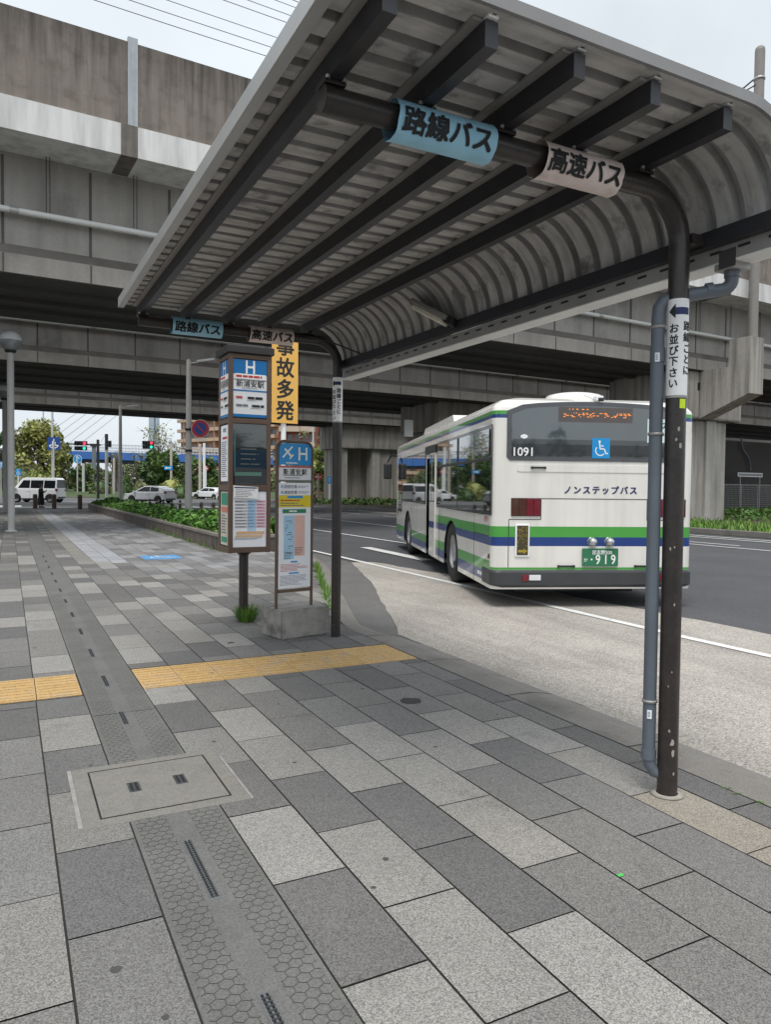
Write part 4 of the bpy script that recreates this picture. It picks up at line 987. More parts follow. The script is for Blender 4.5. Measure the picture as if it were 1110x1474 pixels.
# ------------------------------------------------------------------ viaducts
VA = radians(3.15); VD = Vector((cos(VA), sin(VA), 0)); VN = Vector((-sin(VA), cos(VA), 0))
VM = Matrix((VD, VN, Vector((0,0,1)))).transposed().to_4x4()
def VP(u, v, z): return VD*u+VN*v+Vector((0,0,z))
def pv(px, py, v):
    r = ray(px, py); t = v/(r @ VN); return Vector((0,0,CAMH))+r*t
UA, UB = -70, 95
def vfin(mb, name, parent): mb.v = [tuple(VM @ Vector(q)) for q in mb.v]; return mb.build(name, parent)
def extr(mb, sec, u0, u1, mt):      # sec: (v, z) polygon pushed along the viaduct
    n = len(sec); mb.add([(u0, v, z) for v, z in sec]+[(u1, v, z) for v, z in sec], [tuple(range(n)), tuple(range(2*n-1, n-1, -1))]+[(i, n+i, n+(i+1)%n, (i+1)%n) for i in range(n)], mt)
def viaduct(label, v0, v1, ztop, pipe_z, walls=True):
    t = thing('railway_viaduct', label, 'viaduct', VP(10, (v0+v1)/2, 7.2), 'parallel concrete viaducts')
    zb, zt = 7.2, 10.42
    a = MB(); extr(a, [(v0,zb),(v1,zb),(v1,zt),(v0,zt)], UA, UB, CONC); extr(a, [(v0-.10,zb),(v0,zb),(v0,zb+.52),(v0-.10,zb+.52)], UA, UB, CONC); extr(a, [(v0-.10,zb+.521),(v0,zb+.521),(v0,zb+.78)], UA, UB, mat('girder_ledge_dark', (.12,.108,.097), .95, var=.3, scale=1.))  # last strip: darker tone along the sloped ledge
    u = -40.84
    while u < 60:
        a.box((u-.035, v0-.012, zb+.75), (u+.035, v0-.002, zt-.1), mat('girder_joint', (.09,.085,.078), .95)); a.box((u-.02, v0-.112, zb+.01), (u+.02, v0-.102, zb+.5), mat('girder_joint', (.09,.085,.078), .95)); u += 2.21
    gd = vfin(a, 'girder', t)
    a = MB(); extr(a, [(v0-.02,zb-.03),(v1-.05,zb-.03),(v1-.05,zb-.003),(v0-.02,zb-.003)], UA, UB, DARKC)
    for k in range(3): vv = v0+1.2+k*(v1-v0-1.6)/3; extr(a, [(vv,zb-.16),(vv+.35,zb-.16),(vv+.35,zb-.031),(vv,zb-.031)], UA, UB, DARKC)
    vfin(a, 'soffit', t)
    a = MB(); extr(a, [(v0-1.45,zt),(v1+1.2,zt),(v1+1.2,11.25),(v0-1.45,11.25)], UA, UB, CONCL); dk = vfin(a, 'deck_slab', t)
    a = MB(); a.box((3.92,v0-1.458,zt-.006), (4.36,v0-.05,11.256), mat('deck_joint_stain', (.17,.15,.13), .95, streak=.4, var=.2)); vfin(a, 'deck_joint', dk); a = MB(); u = 4.14+26
    a.box((u-.2,v0-1.458,zt-.006), (u+.2,v0-.05,11.256), mat('deck_joint_stain', (.17,.15,.13), .95)); vfin(a, 'deck_joint', dk)
    if walls:
        a = MB(); extr(a, [(v0-1.38,11.25),(v0-1.16,11.25),(v0-1.16,ztop),(v0-1.38,ztop)], UA, UB, CONCB); extr(a, [(v1+.9,11.25),(v1+1.1,11.25),(v1+1.1,ztop),(v1+.9,ztop)], UA, UB, CONCB); wl_ = vfin(a, 'noise_wall', t)
        for u in (4.24, 30.2, -21.8):
            a = MB(); a.box((u-.13,v0-1.42,11.26), (u+.13,v0-1.30,ztop+.12), mat('wall_cover_strip', (.42,.45,.47), .5, .2, var=.12, streak=.2)); vfin(a, 'cover_strip', wl_)
    a = MB(); a.tube([(UA,v0-.22,pipe_z+.02),(UB,v0-.22,pipe_z-.02)], .085, PIPEW, 10); u = -38.3
    while u < 60: a.tube([(u,v0-.22,pipe_z),(u+.22,v0-.22,pipe_z)], .10, GALV, 10); u += 4.4
    u = -39.2
    while u < 60:
        for q in (0, .09): a.tube([(u+q,v0-.22,pipe_z-.12),(u+q,v0-.22,zt)], .012, BLACK, 5)
        u += 2.3
    vfin(a, 'drain_pipe', t)
    return t
viaduct('nearest concrete railway viaduct topped by a stained brown noise wall', 22.4, 28.2, 13.5, 8.82)
viaduct('second concrete viaduct, dim, seen under the nearest one', 38.0, 48.2, 13.2, 9.1)
viaduct('farthest concrete viaduct with bright sky and trees under it', 57.3, 62.4, 13.0, 9.6)
def pier(label, sh0, sh1, v0, v1, cap0, cap1, zc, pil=(), recess=None, base=.1):
    t = thing('viaduct_pier', label, 'pier', VP((sh0+sh1)/2, (v0+v1)/2, base), 'viaduct piers')
    a = MB()
    if recess:
        r0, r1 = recess
        a.box((sh0,v0,base-.3), (r0,v1,zc), CONCP, None, .06); a.box((r1,v0,base-.3), (sh1,v1,zc), CONCP, None, .06); a.box((r0,v0+1.2,base-.3), (r1,v1-.3,zc), CONCP)
    else: a.box((sh0,v0,base-.3), (sh1,v1,zc), CONCP, None, .12)
    vfin(a, 'shaft', t)
    for p0, p1 in pil:
        a = MB(); a.box((p0,v0-.10,base-.2), (p1,v0-.005,zc-.02), mat('concrete_pale_pilaster', (.44,.425,.39), .9, var=.1, streak=.35, stdir=(3,3,.2))); vfin(a, 'pilaster', t)
    a = MB(); a.box((cap0,v0-.35,zc), (cap1,v1+.35,7.19), CONCP, None, .10); vfin(a, 'cap', t)
    return t
tp = pier('stained concrete pier behind the near shelter post carrying a bracket block', 29.2, 33.1, 22.9, 26.4, 28.9, 33.75, 4.95, ((29.6,30.3),(31.4,32.1)), None, .2)
a = MB(); sec = [(0,7.19),(0,4.96),(-2.5,5.9),(-2.5,8.42),(-1.45,8.42),(-1.45,7.19)]
n = len(sec); u0, u1 = 30.42, 31.42
a.add([(u0, 22.5+v, z) for v, z in sec]+[(u1, 22.5+v, z) for v, z in sec], [(0,1,2,5),(2,3,4,5),(n+5,n+2,n+1,n),(n+5,n+4,n+3,n+2)]+[(i, n+i, n+(i+1)%n, (i+1)%n) for i in range(n)], CONCP); vfin(a, 'bracket_block', tp)
a = MB(); p = pv(1003,720,22.7); a.box((29.75,22.68,1.4), (30.15,22.78,4.1), mat('pale_blue_conduit', (.42,.50,.54), .5, .2)); vfin(a, 'conduit_cover', tp)
a = MB(); a.box((30.3,22.52,6.3), (30.6,22.54,6.65), BLACK); vfin(a, 'wall_plate', tp)
pier('distant recessed concrete pier of the farthest viaduct with dark inner wall', 29.7, 37.6, 58.2, 62, 29.4, 38.2, 5.0, ((29.75,30.15),(32.7,33.5)), (30.2, 32.6), .1)
tq = pier('concrete pier of the second viaduct half hidden by the bus roof', 27.2, 34.2, 39.5, 43.5, 26.9, 34.6, 5.3, ((28.2,28.9),), None, .1)
a = MB(); p = pv(589,617,39.0); a.box((p.dot(VD)-.3,39.0,p.z-.5), (p.dot(VD)+.3,39.14,p.z+.55), mat('pale_cabinet', (.55,.55,.53), .5)); vfin(a, 'cabinet', tq)
# catenary pole on the bracket
b_, t_ = pv(1084, 484, 20.5), pv(1084, 68, 20.5); b_.z = 8.42; D = b_ @ _f
pl = thing('catenary_pole', 'tall plain grey steel pole rising beyond the curved shelter roof', 'pole', b_)
a = MB(); PB = mat('pole_brown_grey', (.225,.21,.19), .6, var=.1); a.tube([(b_.x,b_.y,b_.z-.1),(b_.x,b_.y,t_.z)], .215, PB, 18); a.lathe([(.215,0),(.20,.12),(.12,.2),(0,.22)], PB, (b_.x,b_.y,t_.z), 18); a.build('shaft', pl)
q = pd(1084, 118, D); a = MB(); a.lathe([(.22,0),(.25,0),(.25,.09),(.22,.09)], GALV, (b_.x,b_.y,q.z-.1), 18); a.build('clamp', pl)
W1 = mat('wire_black', (.03,.03,.03), .6)
a = MB(); q2 = pd(1050,134,D+1); a.tube([(b_.x-.2,b_.y,q.z-.02), ((b_.x+q2.x)/2,(b_.y+q2.y)/2,(q.z+q2.z)/2-.1), q2], .035, W1, 6); a.tube([(b_.x-.2,b_.y,q.z-.35), pd(1046,146,D+1)], .03, W1, 6); a.build('stay', pl)
# overhead wires above the viaduct
for k, (px, py, v) in enumerate([(260,41,24.4),(290,35,25.6),(330,31,27.0),(370,17.5,25.0),(400,16,26.5),(420,9,27.5),(437,6,24.0)]):
    p = pv(px, py, v); u = p.dot(VD); a = MB()
    a.tube([VP(uu, v, p.z+.0006*(uu-u)**2) for uu in range(-60, 91, 6)], .012, W1, 5, False)
    tag(a.build('overhead_wire'), 'thin overhead wire crossing the pale sky above the brown noise wall', 'wire', 'overhead wires in the sky')

# ------------------------------------------------------------------ far ground
g = MB(); g.add([(-200,52.5,-.052),(300,52.5,-.052),(300,96,-.052),(-200,96,-.052)], [(0,1,2,3)], mat('asphalt_far', (.10,.10,.102), .9, var=.1, scale=.4)); struct('crossing_road', g)
g = MB(); v = []
for i in range(41):
    x = -120+i*9; v += [(x, 98+3*sin(i*.7)-.12*x*0, -.05), (x, 98.4+3*sin(i*.7), .14), (x, 112, .5), (x, 260, 1.2)]
g.add(v, [(i*4+k, (i+1)*4+k, (i+1)*4+k+1, i*4+k+1) for i in range(40) for k in range(3)], GRASSM); struct('park_ground', g)
g = MB(); extr(g, [(-.12,-.06),(.2,-.06),(.2,.12),(-.12,.12)], 0, 1, KERB); g = MB()
# median on the right
def med(mb, x0, x1, y0, y1):
    mb.box((x0,y0,-.06), (x0+.25,y1,.15), KERB, None, .02); mb.box((x0+.25,y0,-.06), (x1,y1,.10), SOIL)
med(g, 22.75, 60, 4, 47); med(g, 23.6, 60, 47.01, 80); g.box((-60,96.5,-.06), (23.6,97,.1), KERB); struct('median', g)
rg2 = random.Random(8)
a = MB()
for i in range(5200):
    x, y = 23.05+rg2.random()**1.6*7, rg2.uniform(8, 30); h = rg2.uniform(.08,.30); e = Vector((rg2.uniform(-.05,.05), rg2.uniform(-.05,.05), 0)); b = Vector((x,y,.09)); tip = b+Vector((rg2.uniform(-.12,.12), rg2.uniform(-.12,.12), h))
    a.add([b-e, b+e, tip], [(0,1,2)], rg2.choice(GBL))
tag(a.build('median_grass'), kind='stuff')

# ------------------------------------------------------------------ foliage
def leafquad(mb, p, s, mt, rg, flat=.0):
    n = Vector((rg.gauss(0,1), rg.gauss(0,1), rg.gauss(0,1)+flat)).normalized(); a = n.orthogonal().normalized(); b = n.cross(a); t = rg.uniform(0, 2*pi)
    x = (a*cos(t)+b*sin(t))*s; y = (b*cos(t)-a*sin(t))*s*.62
    mb.add([p-x, p-y*.8+x*.15, p+x, p+y*.8+x*.15], [(0,1,2,3)], mt)
def ivy(x0, x1, y0, y1, z, n, rg, name, hmax=.35):
    a = MB()
    for i in range(n):
        x, y = rg.uniform(x0, x1), rg.uniform(y0, y1)
        hh = hmax*(.45+.55*sin(x*3.1+y*1.7)*sin(y*.9+x)) ; hh = max(.06, hh)
        zz = z+rg.random()**.6*hh; leafquad(a, Vector((x, y, zz)), rg.uniform(.05,.10)*(1+.012*y), LEAFI if rg.random() < .62 else (LEAFI2 if rg.random() < .6 else LEAFA), rg, 1.2)
    return tag(a.build(name), kind='stuff')
# planter beside the pavement
PX0, PX1, PY0, PY1 = 4.37, 6.05, 16.4, 48.2
pt = thing('planter', 'long low brown concrete planter wall edging the pavement, full of ivy', 'planter', (5.2, 30, 0))
PLW = mat('planter_wall_brown', (.15,.125,.108), .9, var=.2, scale=2, streak=.35, stdir=(3,3,1), patch=((.06,.055,.05), 1.5, .5, .75))
PLC = mat('planter_coping', (.235,.21,.185), .9, var=.18, scale=2, patch=((.1,.09,.08), 2.5, .55, .8))
a = MB()
for (x0, y0, x1, y1) in ((PX0,PY0,PX0+.16,PY1),(PX1-.16,PY0,PX1,PY1),(PX0+.16,PY0,PX1-.16,PY0+.16),(PX0+.16,PY1-.16,PX1-.16,PY1)): a.box((x0,y0,-.05), (x1,y1,.32), PLW)
a.build('wall', pt)
a = MB(); y = PY0
while y < PY1-.1: a.box((PX0-.03,y,.32), (PX0+.2,min(y+1.19,PY1),.40), PLC, None, .012); a.box((PX1-.2,y,.32), (PX1+.03,min(y+1.19,PY1),.40), PLC, None, .012); y += 1.2
a.box((PX0+.21,PY0-.03,.32), (PX1-.21,PY0+.2,.40), PLC, None, .012); a.box((PX0+.21,PY1-.2,.32), (PX1-.21,PY1+.03,.40), PLC, None, .012); a.build('coping', pt)
a = MB(); a.box((PX0+.16,PY0+.16,0), (PX1-.16,PY1-.16,.34), SOIL); a.build('soil', pt)
ri = random.Random(31)
ivy(PX0+.08, PX1+.05, PY0+.1, 24, .34, 9000, ri, 'planter_ivy', .42); ivy(PX0+.12, PX1, 24, PY1-.2, .34, 9000, ri, 'planter_ivy', .42)
a = MB()
for k in range(60):
    y = ri.uniform(PY0, 26); tuft(a, PX0-.04, y, .05, ri.uniform(.06,.22), 7, GBL, ri)
tag(a.build('planter_weeds'), kind='stuff')
# shrubs under the far piers
a = MB()
for i in range(2600):
    u, v = ri.uniform(26.5,36), ri.uniform(53.5,58); leafquad(a, VP(u, v, .12+ri.random()*.55*(.6+.4*sin(u*2.2))), ri.uniform(.10,.2), LEAFA if ri.random() < .5 else LEAFB, ri, .8)
for i in range(1800):
    u, v = ri.uniform(33.6,48), ri.uniform(21.5,27); leafquad(a, VP(u, v, .1+ri.random()*.5), ri.uniform(.08,.17), LEAFB if ri.random() < .5 else LEAFI, ri, .8)
tag(a.build('ground_cover_shrubs'), kind='stuff')
def tree(name, label, base, h, cr, mts, n, rg, leaf=.3, trunk=.16, low=.25, clumps=16, sparse=False, group='trees beyond the crossing', cat='tree', squash=.8):
    t = thing(name, label, cat, base, group)
    a = MB(); base = Vector(base); top = base+Vector((rg.uniform(-.3,.3), rg.uniform(-.3,.3), h*.62))
    a.tube([base-Vector((0,0,.2)), base.lerp(top,.35)+Vector((rg.uniform(-.15,.15),0,0)), base.lerp(top,.7)+Vector((rg.uniform(-.2,.2),0,0)), top], [trunk*1.25, trunk, trunk*.75, trunk*.4], BARK, 8)
    cl = []
    for k in range(clumps):
        th = rg.uniform(0, 2*pi); zz = low+(1-low)*rg.random()**.8; q = sqrt(max(.05, 1-((zz-low)/(1-low)*1.75-.75)**2*.9))*rg.uniform(.35, .95)
        c = base+Vector((cr*q*cos(th), cr*q*sin(th), h*zz*.94)); cl.append((c, cr*rg.uniform(.26,.46)))
        s0 = base.lerp(top, rg.uniform(.3,.95)); a.tube([s0, s0.lerp(c,.5)+Vector((0,0,rg.uniform(0,.3))), c], [trunk*.42, trunk*.26, trunk*.1], BARK, 5)
        if sparse:
            for _ in range(6):
                e = c+Vector((rg.gauss(0,1),rg.gauss(0,1),rg.gauss(0.3,.8)))*cr*.28; a.tube([c, e], [trunk*.11, trunk*.05], BARK, 4)
    a.build('trunk', t)
    a = MB()
    for i in range(n):
        c, r = cl[i % len(cl)]; d = Vector((rg.gauss(0,1), rg.gauss(0,1), rg.gauss(0,1)*squash)); d = d.normalized()*r*rg.random()**.45
        mt = mts[(i % len(cl)) % len(mts)] if rg.random() < .65 else rg.choice(mts)
        leafquad(a, c+d, leaf*rg.uniform(.6,1.3), mt, rg, .6)
    a.build('crown', t); return t
def shrub(label, base, rx, h, mts, n, rg, leaf=.2, name='round_shrub', group='clipped shrubs beyond the crossing'):
    base = Vector(base); a = MB()
    for i in range(n):
        d = Vector((rg.gauss(0,1), rg.gauss(0,1), abs(rg.gauss(0,1)))).normalized()*(rg.random()**.22)
        b = 1+.12*sin(d.x*5+base.x)+.1*sin(d.z*6+base.y); leafquad(a, base+Vector((d.x*rx*b, d.y*rx*b, d.z*h*b)), leaf*rg.uniform(.6,1.2), rg.choice(mts), rg, .5)
    a.lathe([(rx*.8,0),(rx*.75,h*.5),(rx*.45,h*.8),(0,h*.86)], mts[0], base, 10)
    return tag(a.build(name), label, 'shrub', group)
rt = random.Random(77)
def gz_(px, py_top, D):       # ground point and height for something whose top is at py_top
    p = pd(px, 700, D); top = pd(px, py_top, D); return (p.x, p.y, .1), top.z-.1
def T(name, label, px, pyt, D, wpx, mts, n, **k):
    b, h = gz_(px, pyt, D); return tree(name, label, b, h, wpx/2*D/FPX, mts, n, rt, **k)
T('broadleaf_tree', 'large yellow-green evergreen tree behind the white van', 58, 610, 112, 82, [LEAFC,LEAFC,LEAFC,LEAFD], 5200, leaf=.38, clumps=26, low=.22, trunk=.4)
T('broadleaf_tree', 'dark green tree right behind the blue direction sign', 88, 622, 118, 40, [LEAFB,LEAFA,LEAFD], 2600, leaf=.36, clumps=16, low=.25, trunk=.3)
T('broadleaf_tree', 'dark green tree at the left edge of the photo behind the globe lamps', 6, 618, 116, 46, [LEAFB,LEAFA], 2200, leaf=.38, low=.2, trunk=.3)
T('broadleaf_tree', 'dense dark green tree right of the white hatchback under the blue footbridge', 232, 652, 100, 62, [LEAFA,LEAFB,LEAFA], 4200, leaf=.32, clumps=20, low=.12, trunk=.3)
T('broadleaf_tree', 'dark tree just left of the information pillar behind the no parking sign', 285, 655, 104, 60, [LEAFA,LEAFB], 3600, leaf=.32, clumps=18, low=.1, trunk=.3)
T('bare_tree', 'half bare budding tree rising above the footbridge in front of the grey tower', 228, 608, 108, 64, [LEAFD,LEAFC], 420, leaf=.2, clumps=16, low=.55, trunk=.2, sparse=True)
T('bare_tree', 'thin bare tree under the footbridge left of the tall slim lamp', 168, 650, 116, 36, [LEAFD], 260, leaf=.2, clumps=10, low=.3, trunk=.14, sparse=True)
T('bare_tree', 'thin bare tree under the footbridge right of the tall slim lamp', 196, 648, 118, 34, [LEAFD], 260, leaf=.2, clumps=10, low=.3, trunk=.14, sparse=True)
T('broadleaf_tree', 'bright yellow-green tree between the airport bus sign and the far shelter post', 466, 640, 92, 48, [LEAFC,LEAFB,LEAFC], 3200, leaf=.30, clumps=18, low=.1, trunk=.25)
T('broadleaf_tree', 'dark green tree behind the yellow-green one beside the far shelter post', 474, 622, 112, 66, [LEAFB,LEAFA,LEAFB], 3400, leaf=.36, clumps=18, low=.12, trunk=.25)
T('blossom_tree', 'pale blossoming tree in front of the red brick building behind the airport bus sign', 430, 618, 118, 56, [mat('blossom', (.45,.38,.32), .7, var=.2), LEAFD], 1800, leaf=.22, clumps=14, low=.25, trunk=.2, sparse=True)
T('broadleaf_tree', 'low dark tree left of the recessed distant pier', 495, 668, 84, 26, [LEAFA,LEAFB], 1500, leaf=.28, low=.1, trunk=.2)
T('broadleaf_tree', 'olive tree between the blue round sign and the black signal pole', 120, 668, 112, 40, [LEAFD,LEAFB,LEAFA], 2200, leaf=.3, low=.1, trunk=.2)
def shr(label, px, pyt, D, wpx, mts, n, **k):
    b, h = gz_(px, pyt, D); shrub(label, b, wpx/2*D/FPX, h, mts, n, rt, **k)
shr('yellow-green dome-shaped shrub just above the white van roof', 56, 677, 100, 36, [LEAFC,LEAFB], 1500)
shr('olive shrub behind the van to the left of the dome-shaped one', 30, 672, 104, 36, [LEAFD,LEAFB], 1300)
shr('low green shrub at the front of the white van', 26, 698, 92, 16, [LEAFI2,LEAFB], 500)
shr('dark clipped shrub behind the silver signal pole', 143, 690, 100, 30, [LEAFA,LEAFD], 900)
shr('round dark shrub right of the slim street lamp', 182, 688, 98, 22, [LEAFA,LEAFB], 900)
shr('pale olive shrub left of the white hatchback windscreen', 203, 690, 96, 26, [LEAFD,LEAFD,LEAFB], 900)
shr('round yellow-green shrub behind the hatchback tail', 246, 686, 92, 34, [LEAFC,LEAFB], 1200)
shr('dark low shrub at the foot of the pillar-side lamp post', 262, 700, 88, 30, [LEAFA,LEAFB], 900)
shr('reddish low hedge seen between the stand and far shelter post', 462, 706, 92, 30, [LEAFD,mat('leaf_reddish', (.14,.07,.045), .6, var=.3)], 800)
rb_ = random.Random(15)
a = MB()
for i in range(15000):      # far hedge bank under the bridge
    px = rb_.uniform(-20, 330) if rb_.random() < .8 else rb_.uniform(385, 520); D = rb_.uniform(142, 152); p = pd(px, 700, D); hh = 4.6+1.2*sin(px*.11)+.8*sin(px*.031+2)
    leafquad(a, Vector((p.x, p.y, .4+rb_.random()**.8*hh)), rb_.uniform(.25,.5), rb_.choice([LEAFA,LEAFA,LEAFD,LEAFD,LEAFB,BARK]), rb_, .5)
tag(a.build('distant_hedge'), kind='stuff')

a = MB()
for i in range(5200):
    x = rb_.uniform(-60, 25); hh = 4.6+1.3*sin(x*.5)+.9*sin(x*1.3+1)+.6*sin(x*3.1); leafquad(a, Vector((x, -44+rb_.uniform(-2,2), rb_.random()**.8*hh)), rb_.uniform(.3,.6), rb_.choice([LEAFA,LEAFB]), rb_, .3)
tag(a.build('woodland_edge'), kind='stuff')
# ------------------------------------------------------------------ footbridge with pylon and cables
fb = thing('footbridge', 'blue cable stayed footbridge with pale railings crossing beyond the traffic signals', 'footbridge', pd(200, 700, 135))
FBL = mat('footbridge_blue', (.045,.15,.45), .5, var=.1, scale=.3)
FBD = mat('footbridge_dark', (.025,.032,.05), .7)
RAIL = mat('footbridge_railing', (.55,.56,.57), .5, var=.05)
def fbp(px, py): return pd(px, py, 128+ (px-95)*.03)
A0, A1 = fbp(70, 654), fbp(392, 664); 
a = MB(); a.beam(A0, A1, 2.6, 1.35, FBL); a.beam(A0-Vector((0,0,.95)), A1-Vector((0,0,.95)), 2.0, .55, FBD); a.build('deck', fb)
a = MB(); dA = (A1-A0); L_ = dA.length; dn = dA.normalized()
for s in (-1.25, 1.25):
    nn = Vector((-dn.y, dn.x, 0))*s
    for h in (.95, 1.45, 2.0): a.beam(A0+nn+Vector((0,0,h)), A1+nn+Vector((0,0,h)), .09, .09, RAIL)
    for k in range(int(L_/.55)): p = A0+dn*(k*.55)+nn; a.beam(p+Vector((0,0,.65)), p+Vector((0,0,2.0)), .07, .07, RAIL)
a.build('railing', fb)
for px in (113, 120, 163, 166, 205):
    a = MB(); p = fbp(px, 665); a.tube([(p.x,p.y,.2),(p.x,p.y,p.z)], .32, mat('bridge_column', (.30,.31,.30), .8, streak=.2), 10); a.build('column', fb)
a = MB(); pA, pB = fbp(214, 664), fbp(211, 690); a.beam(pA, pB, 1.0, .7, FBD); a.build('brace', fb)
Pq = pd(221.5, 660, 165); a = MB(); PY_ = mat('pylon_grey_blue', (.40,.47,.53), .6, var=.06, scale=.2); 
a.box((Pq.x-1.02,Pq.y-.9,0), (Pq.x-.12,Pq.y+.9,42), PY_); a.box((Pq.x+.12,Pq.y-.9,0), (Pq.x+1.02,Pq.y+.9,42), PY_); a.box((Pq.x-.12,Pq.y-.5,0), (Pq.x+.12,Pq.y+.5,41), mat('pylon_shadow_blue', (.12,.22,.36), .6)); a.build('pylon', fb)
a = MB()
for (x0, y0, x1, y1) in ((82,614,111.7,593.3),(91,619.5,124.3,595),(95,628.5,140,595),(101,636,155,595),(118,636.5,169,597),(146,634,150,628)):
    p, q = pd(x0, y0, 136), pd(x1, y1, 150); dd = q-p; a.tube([p-dd*.35, q+dd*.6], .045, mat('stay_cable', (.22,.23,.24), .5), 6, False)
a.build('stay_cable', fb)

# ------------------------------------------------------------------ far buildings
def block(name, label, cat, D, px0, px1, pyt, wallm, fl, cols, depth=18, slant=.0, band=None, win=None):
    p0, p1 = pd(px0, 700, D), pd(px1, 700, D*(1+slant)); zt = pd(px0, pyt, D).z
    t = thing(name, label, cat, (p0.x, p0.y, 0)); ex = Vector((p1.x-p0.x, p1.y-p0.y, 0)); wd = ex.length; M = frame((p0.x,p0.y,0), ex, (0,0,1))
    a = MB(); a.box((0,0,-depth), (wd,zt,0), wallm, M); a.build('wall', t)
    a = MB(); a.box((-.4,zt,-depth-.4), (wd+.4,zt+.7,.4), mat('flat_roof_edge', (.45,.43,.40), .8), M); a.build('roof', t)
    fh = zt/fl
    for f in range(fl):
        a = MB(); a.box((0,f*fh+.1,.02), (wd,f*fh+fh*.36,1.1), band, M); a.build('balcony', t) if f % 1 == 0 else None
    for f in range(fl):
        for c in range(cols):
            x = (c+.15)*wd/cols; a = MB(); a.box((x,f*fh+fh*.38,.005), (x+.62*wd/cols,f*fh+fh*.86,.05), win, M); a.build('window', t)
            a = MB(); a.box((x+.72*wd/cols,f*fh+.1,.02), (x+.80*wd/cols,f*fh+fh,1.15), wallm, M); a.build('partition_wall', t) if c % 2 == 0 else None
    return t
WIN = mat('far_window', (.10,.12,.14), .15, var=.2, scale=.5)
ORB = mat('orange_brick', (.44,.245,.16), .9, var=.12, scale=.6); TAN = mat('tan_balcony', (.52,.38,.27), .85, var=.1, scale=.4); REDB = mat('red_brick', (.30,.10,.075), .9, var=.12, scale=.5); CRM = mat('cream_wall', (.50,.40,.31), .9, var=.1)
block('apartment_building', 'orange brick apartment block with tan balconies beyond the footbridge', 'apartment block', 175, 260, 400, 596, ORB, 8, 12, 18, -.12, TAN, WIN)
block('brick_building', 'dark red brick building behind the yellow warning sign pole', 'building', 150, 402, 453, 600, REDB, 5, 5, 14, 0, CRM, WIN)
block('cream_building', 'cream apartment block right of the red brick building', 'building', 160, 453, 500, 598, CRM, 6, 4, 14, 0, ORB, WIN)

# ------------------------------------------------------------------ street lamps, poles, signs
CHR = mat('lamp_globe_lower', (.30,.31,.32), .15, .3, var=.05); GLO = mat('lamp_globe_milky', (.82,.84,.86), .2, var=.02, coat=.5)
def globe_lamp(x, y, h, r, pr, label, base=True):
    t = thing('globe_lamp', label, 'street lamp', (x, y, 0), 'globe street lamps'); 
    a = MB(); a.tube([(x,y,-.05),(x,y,h-r)], pr, GREYP, 14); a.lathe([(pr,h-r*1.25),(pr*1.7,h-r*1.12),(r*.45,h-r*.92),(r*.5,h-r*.86)], BLACK, (x,y,0), 14); a.build('pole', t)
    a = MB(); a.lathe([(r*sin(pi*k/14), h-r*.1-r*cos(pi*k/14)*1.0) for k in range(0, 8)], CHR, (x,y,0), 20); a.build('globe', t)
    a = MB(); a.lathe([(r*1.02*sin(pi*k/14), h-r*.1-r*1.0*cos(pi*k/14)) for k in range(7, 15)], GLO, (x,y,0), 20); a.build('dome', t)
    if base: a = MB(); a.lathe([(pr*1.7,0),(pr*1.7,.03),(pr,.05)], GREYP, (x,y,0), 14); a.build('base_plate', t)
p = at(15.9,765); globe_lamp(p.x, p.y, 6.08, .34, .105, 'nearest grey globe lamp at the left edge of the pavement')
p = at(8.6,737); globe_lamp(p.x-.05, p.y, 6.55, .42, .13, 'second globe lamp just behind the nearest one, dome half cut by the photo edge')
p, q = pd(5.6,711,92), pd(5.6,645,92); globe_lamp(p.x, p.y, q.z, .45, .13, 'small distant globe lamp far behind the two near ones', False)
def led_lamp(px, pyb, pyt, D, pr, arm, label):
    b = pd(px, pyb, D); tp_ = pd(px, pyt, D); b.z = min(b.z, .0); t = thing('street_lamp', label, 'street lamp', (b.x,b.y,b.z), 'arm street lamps')
    a = MB(); a.tube([(b.x,b.y,b.z-.05),(b.x,b.y,tp_.z*.45),(b.x,b.y,tp_.z)], [pr*1.25,pr,pr*.75], GREYP, 14); a.lathe([(pr*.76,0),(pr*.8,.01),(0,.05)], GREYP, (b.x,b.y,tp_.z), 14); a.build('pole', t)
    ex = _r0; a = MB(); p0 = Vector((b.x,b.y,tp_.z-.12)); a.beam(p0, p0+ex*arm*.45+Vector((0,0,.06)), .05, .05, GREYP); a.build('arm', t)
    a = MB(); p1 = p0+ex*arm*.35+Vector((0,0,.07)); p2 = p0+ex*arm+Vector((0,0,.18)); a.beam(p1, p2, .26, .09, mat('lamp_head', (.55,.56,.56), .4)); a.build('lamp_head', t); return t, b
t, b = led_lamp(271, 745, 520, 33, .135, 1.15, 'tall grey street lamp with flat head carrying the round no parking sign')
a = MB(); q = pd(271, 620, 33); 
for z in (q.z, q.z-.95): a.lathe([(.12,0),(.165,0),(.165,.1),(.12,.1)], BLACK, (b.x,b.y,z), 12)
a.build('band', t)
Ms = frame(pd(288, 617, 32.7), _r0, (0,0,1)); ns = thing('no_parking_sign', 'round blue and red no parking sign fixed to the tall street lamp', 'road sign', pd(288, 617, 32.7))
SB = mat('road_sign_blue', (.008,.055,.24), .4, var=.04); SR = mat('road_sign_red', (.42,.015,.03), .4, var=.04)
a = MB(); n = 32; a.prism([(.405*cos(2*pi*k/n), .405*sin(2*pi*k/n)) for k in range(n)], -.03, 0, Ms, SB); o = a.build('disc', ns)
a = MB(); a.disc(Ms, 0, 0, .39, .004, SR, 32, .275); a.stroke(Ms, [(-.21,.21),(.21,-.21)], .07, .003, SR); a.disc(Ms, 0, 0, .405, .005, WHITEP, 32, .393); a.build('symbol', o)
